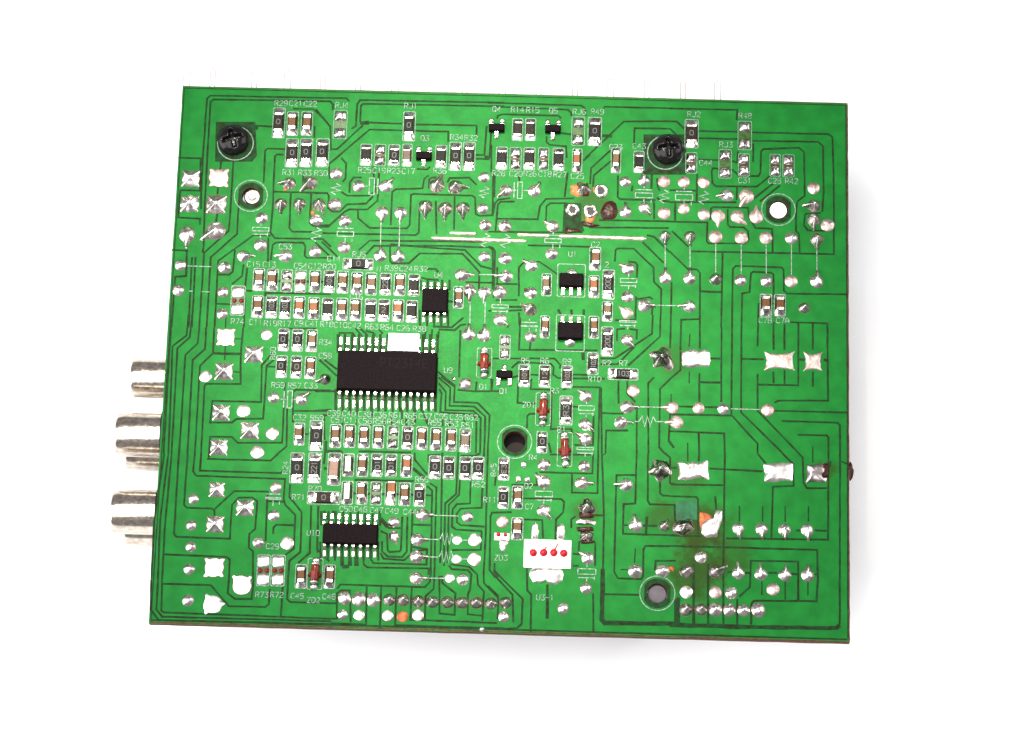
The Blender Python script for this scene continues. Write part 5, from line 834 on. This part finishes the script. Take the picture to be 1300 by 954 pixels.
JOINTS = [
 (-5.803,3.188,0.1594,'s',150),(-5.293,3.217,0.1739,'Sf',None),(-5.794,2.706,0.1588,'s',45),(-5.314,2.704,0.1739,'s',225),
 (-5.805,2.121,0.1367,'w',270),(-5.297,2.203,0.166,'w',215),(-4.478,2.473,0.1083,'w',None),(-4.474,1.964,0.1151,'w',None),(-4.773,1.747,0.1075,'w',0),
 (-4.019,1.768,0.1151,'w',180),(-5.89,1.538,0.1004,'w',None),(-5.104,1.523,0.1079,'w',None),(-5.9,1.063,0.1004,'w',None),
 (-5.102,1.056,0.0961,'w',None),(-5.094,0.651,0.0971,'w',None),(-4.016,3.147,0.1159,'d',180),(-3.648,3.165,0.1304,'d',225),
 (-4.149,2.752,0.1116,'d',270),(-3.82,2.761,0.1112,'d',270),(-3.468,2.756,0.1159,'d',300),(-3.501,2.462,0.1083,'w',None),
 (-3.495,1.865,0.1079,'w',None),(-3.18,3.36,0.1087,'w',None),(-3.177,2.772,0.1155,'w',None),(-2.772,3.129,0.1087,'w',None),
 (-2.275,3.143,0.1159,'w',50),(-2.984,2.462,0.1083,'w',None),(-2.976,1.954,0.1093,'w',None),(-2.326,2.642,0.1083,'w',270),
 (-1.993,2.647,0.1083,'w',270),(-2.325,1.819,0.1079,'w',90),(-2.003,1.81,0.1122,'w',90),(-1.353,3.184,0.1304,'d',70),(-1.02,3.16,0.1304,'d',0),
 (-1.551,2.772,0.1256,'d',270),(-1.196,2.745,0.126,'d',270),(-0.87,2.758,0.1227,'d',270),(-0.512,3.366,0.1014,'w',None),(-0.516,2.764,0.1011,'w',None),
 (-0.108,3.121,0.1083,'w',220),(0.402,3.128,0.1083,'w',60),(-0.464,2.45,0.1054,'w',None),(-0.46,1.853,0.1007,'w',None),(-0.11,2.445,0.1097,'w',None),
 (-0.086,1.834,0.1122,'w',None),(0.752,2.457,0.1083,'w',150),(0.744,1.939,0.1079,'w',None),(-0.851,1.501,0.1147,'w',0),(-0.055,1.498,0.1151,'w',180),
 (0.39,1.706,0.1093,'w',150),(0.389,1.198,0.109,'w',None),(2.038,3.347,0.1014,'w',None),(2.379,3.372,0.1014,'w',100),(2.734,3.367,0.1101,'f',None),
 (3.089,3.372,0.1043,'f',None),(3.448,3.372,0.1043,'f',None),(3.872,3.145,0.1155,'w',190),(4.226,3.137,0.1304,'f',240),(2.048,2.768,0.1014,'w',90),
 (2.386,2.86,0.104,'w',310),(2.745,2.765,0.1112,'f',None),(3.095,2.86,0.104,'f',None),(3.456,2.762,0.1068,'f',None),(3.715,2.739,0.1184,'f',270),
 (4.059,2.734,0.1184,'f',320),(4.396,2.736,0.1184,'f',90),(5.427,3.321,0.1101,'f',None),(5.437,2.98,0.1159,'d',180),(5.431,2.72,0.1155,'d',270),
 (5.679,2.622,0.1184,'f',None),(3.674,2.342,0.1155,'f',None),(4.132,2.34,0.1151,'f',None),(4.577,2.349,0.1122,'f',None),(5.03,2.354,0.1093,'w',None),
 (5.488,2.348,0.1097,'d',270),(2.769,2.337,0.1007,'d',270),(3.214,2.339,0.1036,'d',270),(2.78,1.543,0.109,'w',90),(3.22,1.544,0.1093,'w',90),
 (3.681,1.543,0.109,'d',None),(4.129,1.536,0.1046,'w',None),(4.587,1.534,0.1075,'w',None),(5.03,1.542,0.1108,'f',None),(5.484,1.548,0.1118,'w',85),
 (2.113,1.692,0.105,'w',150),(2.118,1.17,0.1047,'w',None),(2.109,0.864,0.1029,'f',140),(2.123,0.367,0.1043,'w',310),(2.415,1.013,0.1143,'w',0),
 (3.215,1.023,0.1089,'w',180),(5.262,1.047,0.1,'d',None),(-0.707,1.209,0.1147,'w',270),(-0.44,1.187,0.1118,'w',270),(-0.169,1.194,0.1147,'w',None),
 (-0.695,0.385,0.1114,'w',90),(-0.421,0.378,0.1139,'w',90),(-0.144,0.679,0.1114,'w',320),(0.39,0.881,0.1147,'d',150),(0.407,0.372,0.0996,'w',None),
 (1.413,-0.699,0.1078,'w',140),(1.41,-1.211,0.1088,'w',320),(1.415,-1.481,0.1102,'w',145),(1.412,-1.971,0.1014,'w',None),(0.699,-1.962,0.107,'w',None),
 (0.706,-2.276,0.1122,'w',140),(0.719,-2.786,0.1122,'w',310),(1.37,-2.279,0.1126,'w',0),(0.001,-3.018,0.1006,'f',None),(1.51,-3.624,0.109,'w',145),
 (1.485,-4.156,0.0975,'w',None),(1.098,-4.524,0.093,'w',None),(-5.004,0.221,0.1571,'S',None),(-4.488,-0.087,0.1566,'s',220),
 (-5.001,-0.419,0.156,'s',230),(-5.322,-0.525,0.1039,'F',None),(-5.007,-1.175,0.1484,'s',230),(-4.62,-1.135,0.1131,'F',None),
 (-4.49,-1.492,0.1554,'s',230),(-5.017,-1.815,0.1479,'s',230),(-4.334,-1.886,0.1131,'F',None),(-4.085,-1.538,0.1074,'F',None),
 (-4.098,-0.875,0.0993,'w',None),(-3.603,-0.89,0.105,'w',45),(-4.282,0.28,0.0971,'F',None),(-3.206,-0.509,0.0996,'d',200),
 (-5.006,-2.578,0.1338,'s',235),(-5.408,-2.755,0.0912,'w',None),(-4.498,-2.89,0.1473,'s',230),(-5.004,-3.201,0.1468,'s',235),
 (-5.415,-3.227,0.0881,'w',None),(-5.401,-3.609,0.0923,'w',None),(-4.975,-3.973,0.1671,'Sf',None),(-4.48,-4.267,0.1671,'Se',None),
 (-4.965,-4.622,0.1602,'S3',None),(-5.407,-4.009,0.0947,'w',None),(-5.397,-4.566,0.0999,'w',None),(-4.232,-3.506,0.0979,'w',None),
 (-3.731,-3.504,0.1122,'F',None),(-3.977,-2.506,0.101,'w',None),(-3.99,-3.007,0.101,'w',None),(-1.89,-3.071,0.0982,'w',None),
 (-1.88,-3.322,0.0923,'w',290),(-1.393,-2.93,0.1094,'w',0),(-0.602,-2.941,0.0979,'w',None),(-1.466,-3.37,0.1118,'w',0),(-0.774,-3.364,0.0811,'F',None),
 (-0.472,-3.356,0.1118,'F',None),(-1.469,-3.679,0.1114,'w',0),(-0.776,-3.702,0.0811,'F',None),(-0.468,-3.697,0.1118,'F',None),
 (-1.461,-4.061,0.1086,'w',0),(-0.881,-4.046,0.0808,'F',None),(-0.658,-4.062,0.1017,'w',None),(-2.688,-4.453,0.1058,'wv',None),
 (-2.44,-4.46,0.1114,'wv',None),(-2.19,-4.465,0.1082,'wv',None),(-1.917,-4.46,0.1055,'d',None),(-1.676,-4.453,0.1055,'d',None),
 (-1.412,-4.466,0.1055,'d',None),(-1.167,-4.471,0.1059,'d',None),(-0.911,-4.473,0.1059,'d',None),(-0.657,-4.47,0.1059,'d',None),
 (-0.41,-4.466,0.1055,'d',None),(-0.153,-4.473,0.1059,'d',None),(0.096,-4.452,0.1059,'d',None),(-2.71,-4.74,0.0874,'w',None),
 (-2.428,-4.743,0.0916,'F',None),(-1.933,-4.738,0.093,'F',None),(-1.674,-4.745,0.0944,'c',None),(-1.407,-4.715,0.0971,'F',None),
 (0.074,-4.703,0.0944,'w',None),(2.146,-2.285,0.1151,'w',180),(2.326,-3.01,0.1122,'w',100),(2.821,-3.017,0.0909,'d',60),(4.118,-3.016,0.1021,'w',280),
 (4.523,-3.013,0.1048,'w',275),(4.921,-3.015,0.1048,'w',275),(5.319,-3.011,0.109,'w',275),(4.123,-3.809,0.1058,'w',95),(4.513,-3.819,0.1058,'w',95),
 (4.93,-3.822,0.1059,'w',85),(5.319,-3.825,0.109,'w',85),(4.726,-4.086,0.1086,'f',None),(4.002,-4.173,0.1059,'w',None),(3.219,-4.177,0.1086,'F',None),
 (3.729,-4.169,0.1086,'f',None),(3.222,-4.483,0.111,'d',None),(3.481,-4.475,0.1055,'d',None),(3.73,-4.468,0.1152,'dw',None),
 (3.971,-4.469,0.1082,'dw',None),(4.22,-4.469,0.1082,'dw',None),(4.469,-4.462,0.1142,'wv',None),(2.326,-3.825,0.1188,'dw',None),
 (2.811,-3.811,0.1184,'dw',None),(3.472,-3.548,0.1045,'w',None),(3.228,-3.808,0.1188,'d',None),(3.734,-3.799,0.1184,'d',30),
 (2.245,-0.574,0.1078,'f',None),(2.139,-0.874,0.1135,'w',0),(2.04,-1.158,0.1131,'w',0),(2.937,-0.86,0.105,'f',180),(3.4,-0.857,0.1021,'f',None),
 (3.84,-0.859,0.1021,'w',None),(3.017,-1.13,0.1135,'f',180),(4.618,-0.862,0.1088,'f',None),(1.267,3.182,0.1232,'b',None),
 (3.171,-3.007,0.1538,'b',None),(2.731,-2.005,0.1831,'b',None),(2.73,0.043,0.1922,'b',None),(1.468,-2.695,0.1333,'b',None),
 (1.473,-3.231,0.1118,'b',None),(-0.729,-0.527,0.1068,'w',None),(-0.926,-0.445,0.0397,'w',None),]
for q in JOINTS: joint(*q)
for x, y, r in [(1.598, 3.161, 0.1274), (1.099, 2.779, 0.1203), (1.425, 2.758, 0.1279)]:                                # emptied holes with a ring of solder left
    bm = bmesh.new(); n = 26; prev = None; nz = noise1(5, .08)
    for t, z in ((1.05, 0), (.92, .035), (.70, .05), (.50, .035), (.46, .006)):
        cur = [bm.verts.new(((r * t * (1 + nz(i * math.tau / n))) * math.cos(i * math.tau / n), (r * t * (1 + nz(i * math.tau / n))) * math.sin(i * math.tau / n), z * (1 + nz(i * math.tau / n) * 3))) for i in range(n)]
        if prev:
            for i in range(n): bm.faces.new((prev[i], prev[(i + 1) % n], cur[(i + 1) % n], cur[i]))
        prev = cur
    bmesh.ops.recalc_face_normals(bm, faces=bm.faces)
    o = link('emptied_solder_ring', mesh('emptied_solder_ring', bm, M['solder'], True), root, (x, y, 0))
    bm = bmesh.new(); lathe(bm, [(r * .5, .001), (r * .5, .022)], 20); link('dark_hole', mesh('dark_hole', bm, M['plastic']), o)
# ------------------------------------------------------------------ large tinned lands, bars, glue
def lump(name, pts, h, m, flat):
    P = smooth_poly(ragged(pts, 2, .008)); cx = sum(p[0] for p in P) / len(P); cy = sum(p[1] for p in P) / len(P); bm = bmesh.new()
    c = bm.verts.new((cx, cy, h)); prev = None; n = len(P); wz = noise1(4, .14 if not flat else .05)
    for t in (.3, .55, .78, .92, 1.0):
        zz = h * (1 - t ** (5 if not flat else 7)); cur = []; hw = max(abs(p[0] - cx) for p in P)
        for i, (px, py) in enumerate(P): cur.append(bm.verts.new((cx + (px - cx) * t, cy + (py - cy) * t, max(.003, zz * (1 + wz(i / n * math.tau) * t - (.45 if not flat else .1) * (px - cx) / hw * t)) if t < 1 else -.001)))
        for i in range(n):
            if prev: bm.faces.new((prev[i], cur[i], cur[(i + 1) % n], prev[(i + 1) % n]))
            else: bm.faces.new((c, cur[i], cur[(i + 1) % n]))
        prev = cur
    bmesh.ops.recalc_face_normals(bm, faces=bm.faces)
    return link(name, mesh(name, bm, m, True), root)
for pts, k in [
 
 ([(4.544,0.225),(4.62,0.198),(4.823,0.181),(5.025,0.209),(5.102,0.24),(5.06,0.144),(5.053,0.057),(5.061,-0.031),(5.102,-0.124),(5.012,-0.097),(4.824,-0.081),(4.636,-0.108),(4.545,-0.14),(4.586,-0.044),(4.593,0.044),(4.586,0.131)],'flat'),
 ([(5.235,0.237),(5.311,0.21),(5.416,0.191),(5.521,0.216),(5.598,0.247),(5.556,0.151),(5.549,0.06),(5.555,-0.031),(5.597,-0.125),(5.507,-0.098),(5.416,-0.079),(5.325,-0.103),(5.235,-0.135),(5.277,-0.039),(5.284,0.052),(5.277,0.143)],'flat'),
 ([(3.084,0.184),(3.293,0.233),(3.42,0.193),(3.489,0.239),(3.587,0.169),(3.603,0.023),(3.562,-0.109),(3.408,-0.084),(3.27,-0.132),(3.102,-0.078)],'tin'),
 ([(3.04,-1.84),(3.192,-1.864),(3.316,-1.832),(3.427,-1.857),(3.578,-1.796),(3.566,-1.968),(3.609,-2.166),(3.457,-2.113),(3.265,-2.176),(3.044,-2.182),(3.083,-2.01)],'tin'),
 ([(4.532,-1.841),(4.683,-1.822),(4.835,-1.804),(5.07,-1.811),(5.07,-1.983),(5.057,-2.154),(4.905,-2.13),(4.698,-2.178),(4.561,-2.168),(4.574,-1.997)],'tin'),
 ([(5.291,-1.834),(5.443,-1.829),(5.65,-1.809),(5.677,-1.966),(5.636,-2.166),(5.457,-2.128),(5.291,-2.176),(5.305,-2.005)],'dark'),
 ([(3.465,-2.95),(3.602,-2.847),(3.684,-2.816),(3.724,-2.702),(3.834,-2.713),(3.836,-2.869),(3.768,-3.04),(3.756,-3.181),(3.564,-3.201),(3.467,-3.119)],'tin'),
 ([(0.507,-3.047),(0.568,-3.003),(0.638,-3.043),(0.648,-3.184),(0.631,-3.325),(0.508,-3.329),(0.497,-3.188)],'tin'),
 ([(0.954,-3.048),(1.022,-3.011),(1.091,-3.044),(1.108,-3.171),(1.084,-3.312),(0.96,-3.316),(0.95,-3.175)],'tin'),
 ([(1.281,-2.926),(1.432,-2.95),(1.514,-2.92),(1.639,-2.959),(1.613,-3.044),(1.516,-3.004),(1.434,-3.035),(1.269,-3.025)],'lump'),
 ([(0.494,-3.848),(0.602,-3.803),(0.876,-3.795),(1.041,-3.819),(1.098,-3.929),(1.073,-4.042),(0.966,-4.114),(0.842,-4.104),(0.773,-4.064),(0.679,-4.108),(0.569,-4.084),(0.498,-3.988)],'tin'),
 ([(-0.041,-3.316),(0.11,-3.312),(0.126,-3.395),(0.087,-3.495),(0.062,-3.566),(0.007,-3.567),(-0.036,-3.498),(-0.052,-3.4)],'tin'),
 ([(2.333,3.552),(2.39,3.538),(2.435,3.388),(2.436,3.313),(2.366,3.281),(2.322,3.34),(2.363,3.432)],'lump'),
 ([(0.285,-1.945),(0.346,-1.901),(0.402,-1.942),(0.391,-2.042),(0.295,-2.045)],'lump'),
 ([(0.202,-2.19),(0.312,-2.173),(0.315,-2.287),(0.205,-2.304)],'lump'),([(0.368,-2.2),(0.464,-2.183),(0.481,-2.296),(0.371,-2.299)],'lump'),]: lump('tinned_land', pts, .022 if k == 'flat' else .05, M[{'flat': 'flat', 'tin': 'tin', 'dark': 'dark'}.get(k, 'solder')], k == 'flat')
for a, b, w in [((-1.417, 2.175), (0.279, 2.164), 0.0667), ((-1.095, 2.28), (-0.629, 2.281), 0.0609), ((0.12, 2.284), (0.693, 2.276), 0.0638), ((0.863, 2.278), (2.431, 2.268), 0.0725)]:
    bm = bmesh.new(); A, B = Vector(a), Vector(b); d = (B - A).normalized(); n_ = Vector((-d.y, d.x)); prev = None; N = 40
    for i in range(N + 1):
        p = A.lerp(B, i / N); ww = w / 2 * (1 + random.uniform(-.08, .08)) * (1 if 0 < i < N else .5)
        cur = [bm.verts.new((*(p + n_ * ww * s_), z)) for s_, z in ((-1, 0), (-.75, .022), (0, .034), (.75, .022), (1, 0))]
        if prev:
            for k in range(4): bm.faces.new((prev[k], cur[k], cur[k + 1], prev[k + 1]))
        prev = cur
    bmesh.ops.recalc_face_normals(bm, faces=bm.faces); link('tinned_bar', mesh('tinned_bar', bm, M['bar'], True), root)
bm = bmesh.new(); add_box(bm, 0, 0, .001, .03, *(0.8224, 0.5042), .012); tab = link('white_soldering_tab', mesh('white_soldering_tab', bm, M['paper']), root, (0.802, -3.57, 0))
for x, y, r in [(0.555, -3.556, 0.0705), (0.733, -3.551, 0.0705), (0.911, -3.549, 0.0705), (1.086, -3.553, 0.0705), (-0.062, -3.25, 0.0395), (0.061, -3.254, 0.0352)]:
    bm = bmesh.new(); nz = noise1(3, .05); add_blob(bm, lambda a: r * (1 + nz(a)), lambda t, a: r * .75 * (1 - t * t), 20, 6); link('red_glue_dot', mesh('red_glue_dot', bm, M['red'], True), root, (x, y, .03))
for a, b in [((0.732, -3.514), (0.785, -3.443)), ((0.923, -3.495), (0.975, -3.395))]:
    bm = bmesh.new(); tube(bm, [(*a, .045), (*b, .036)], .012); link('red_glue_thread', mesh('red_glue_thread', bm, M['red'], True), root)
bm = bmesh.new(); add_box(bm, 0, 0, 0, .012, *(0.2604, 0.1265), .003); link('white_soldering_tab', mesh('white_soldering_tab', bm, M['paper']), root, (*(-0.001, -3.286), .012))
# ------------------------------------------------------------------ paper label over the large chip's pins
bm = bmesh.new(); w, h = (0.5443, 0.3506); V = []
for j in range(7):
    t = j / 6; V.append([bm.verts.new(((i / 6 - .5) * w, (t - .5) * h, .195 - .10 * t ** 1.6 + .004 * math.sin(i * 1.3))) for i in range(7)])
for j in range(6):
    for i in range(6): bm.faces.new((V[j][i], V[j][i + 1], V[j + 1][i + 1], V[j + 1][i]))
ex = bmesh.ops.extrude_face_region(bm, geom=bm.faces[:]); bmesh.ops.translate(bm, verts=[v for v in ex['geom'] if isinstance(v, bmesh.types.BMVert)], vec=(0, 0, -.012)); bmesh.ops.recalc_face_normals(bm, faces=bm.faces)
link('paper_label', mesh('paper_label', bm, M['paper']), root, (-1.839, 0.168, 0))
# ------------------------------------------------------------------ two black cross-head screws
for x, y, r, dx, dy in [(-5.073, 3.928, 0.2778, 0.0423, 0.0423), (2.795, 3.972, 0.2749, -0.0493, 0.0493)]:
    ring(x + dx, y - dy, r * 1.16)
    bm = bmesh.new(); lathe(bm, [(r * .99, 0.002), (r * .99, .02), (r * .97, .028), (r * .7, .029)], 40); wsh = link('washer', mesh('washer', bm, M['screw']), root, (x, y, 0))
    bm = bmesh.new(); n, rings = 64, 22; prev = None; z0 = .03; c = None
    def hz(px, py):
        d = math.hypot(px, py) / r; z = z0 + .20 * math.sqrt(max(0, 1 - (d * .93) ** 2.6))
        s_ = max(min(abs(px), abs(py)) / (r * .13), max(abs(px), abs(py)) / (r * .60)); q = 1 / (1 + math.exp((s_ - 1) * 14))
        core = 1 / (1 + math.exp((d / .24 - 1) * 10)); return z - .13 * max(q, core)
    c = bm.verts.new((0, 0, hz(0, 0)))
    for k in range(1, rings + 1):
        t = k / rings; cur = [bm.verts.new((r * t * math.cos(i * math.tau / n + .35), r * t * math.sin(i * math.tau / n + .35), 0)) for i in range(n)]
        for v in cur:
            v.co.z = hz(*(Matrix.Rotation(-.30 if dx > 0 else -.1, 2) @ Vector((v.co.x, v.co.y))))
        for i in range(n):
            if prev: bm.faces.new((prev[i], cur[i], cur[(i + 1) % n], prev[(i + 1) % n]))
            else: bm.faces.new((c, cur[i], cur[(i + 1) % n]))
        prev = cur
    low = [bm.verts.new((v.co.x, v.co.y, .028)) for v in prev]
    for i in range(n): bm.faces.new((prev[i], low[i], low[(i + 1) % n], prev[(i + 1) % n]))
    link('screw_head', mesh('screw_head', bm, M['screw'], True), wsh)
# ------------------------------------------------------------------ what hangs under the board
bm = bmesh.new(); lathe(bm, [(.16, -BOARD_Z), (.16, -.5), (.55, -.45), (.5, -TH - .02), (.155, -TH - .02), (.155, -.04), (.15, -.03)], 36); h = HOLES[1]; link('added_white_plug', mesh('added_white_plug', bm, M['white']), root, (h[0], h[1], 0))  # white plug added under the open hole to make it look bright
h = HOLES[0]; bm = bmesh.new(); lathe(bm, [(.15, -1.4), (.15, -.07), (.13, -.045), (.07, -.075), (.02, -.08)], 30); link('metal_post', mesh('metal_post', bm, M['dark'], True), root, (h[0] + .02, h[1] + .01, 0))
h = HOLES[2]; bm = bmesh.new(); add_box(bm, 0, 0, -BOARD_Z, -TH - .14, 1.5, 1.5, .05); link('dark_case', mesh('dark_case', bm, M['darkbase']), root, (h[0], h[1], 0))
h = HOLES[3]; bm = bmesh.new(); lathe(bm, [(.17, -BOARD_Z), (.17, -.09), (.15, -.07)], 36); link('capacitor_can', mesh('capacitor_can', bm, M['alu']), root, (h[0], h[1], 0))
XL = -BW / 2
JACKS = [(-0.293, -1.0, -6.755, 0.36), (-1.457, -0.62, -6.901, 0.392), (-1.339, -2.05, -6.903, 0.392), (-2.871, -0.62, -6.886, 0.392), (-2.753, -2.05, -6.84, 0.392)]
for ys, zs, x_end, r in JACKS:
    bm = bmesh.new(); x0 = XL + .35
    lathe(bm, [(r * .97, x0), (r, x0 - .05), (r, x_end + .09), (r * .992, x_end + .045), (r * .965, x_end + .012), (r * .92, x_end), (r * .86, x_end + .004), (r * .84, x_end + .03), (r * .84, x0)], 56, 'x', (0, ys, zs), close=False)
    bmesh.ops.recalc_face_normals(bm, faces=bm.faces); o = link('socket_sleeve', mesh('socket_sleeve', bm, M['nickel'], True), root)
    o['label'] = 'worn silver metal socket sleeve at the left board edge'
    bm = bmesh.new(); lathe(bm, [(r * .82, x0), (r * .82, x_end + .12), (r * .3, x_end + .12), (r * .28, x_end + .4)], 40, 'x', (0, ys, zs)); bmesh.ops.recalc_face_normals(bm, faces=bm.faces); link('socket_insert', mesh('socket_insert', bm, M['plastic']), o)
for ya, yb, zt in [(-0.907, -3.303, 0), (0.20700000000000002, -0.743, 0)]:
    bm = bmesh.new(); add_box(bm, XL + .75, (ya + yb) / 2, -BOARD_Z, -TH - .01, 1.44, abs(ya - yb), .03); link('socket_housing', mesh('socket_housing', bm, M['plastic']), root)
for ys, zs, r in [(-1.457, -0.62, 0.45), (-2.871, -0.62, 0.45)]:
    bm = bmesh.new(); lathe(bm, [(r, XL + .2), (r, XL - .05), (r * .8, XL - .06)], 40, 'x', (0, ys, zs)); bmesh.ops.recalc_face_normals(bm, faces=bm.faces); link('socket_collar', mesh('socket_collar', bm, M['plastic']), root)
LUGS = [
 -6.029,-5.552,-4.786,-4.179,-3.529,-2.879,-2.2,-1.535,-0.929,-0.236,0.428,1.092,1.742,2.405,3.069,3.704,]
ly = BH / 2 - .12
bm = bmesh.new(); add_box(bm, (LUGS[0] + LUGS[-1]) / 2, ly - .5, -BOARD_Z, -TH - .02, LUGS[-1] - LUGS[0] + .1, .8, .03); link('terminal_strip', mesh('terminal_strip', bm, M['plastic']), root)
for i, x in enumerate(LUGS):
    bm = bmesh.new(); w = .045 if i % 3 else .06; top = BH / 2 + 0.4817; z = -.32
    tube(bm, [(x - w, ly - .12, z), (x - w, top - .05, z), (x - w * .7, top - .01, z), (x, top, z), (x + w * .7, top - .01, z), (x + w, top - .05, z), (x + w, ly - .12, z)], .0095)
    link('wire_loop', mesh('wire_loop', bm, M['lug'], True), root)
# a charred chip on the right edge and a bead of solder by the lower edge
bm = bmesh.new(); nz = noise1(5, .18); add_blob(bm, lambda a: (1 + nz(a)) / math.hypot(math.cos(a) / .05, math.sin(a) / .26), lambda t, a: .05 * (1 - t * t), 28, 5); link('charred_edge', mesh('charred_edge', bm, M['flux'], True), root, (*(6.071, -1.883), -.02))
bm = bmesh.new(); add_blob(bm, lambda a: .045, lambda t, a: .03 * (1 - t * t), 16, 4); link('solder_bead', mesh('solder_bead', bm, M['solder'], True), root, (*(-0.293, -4.927), 0))
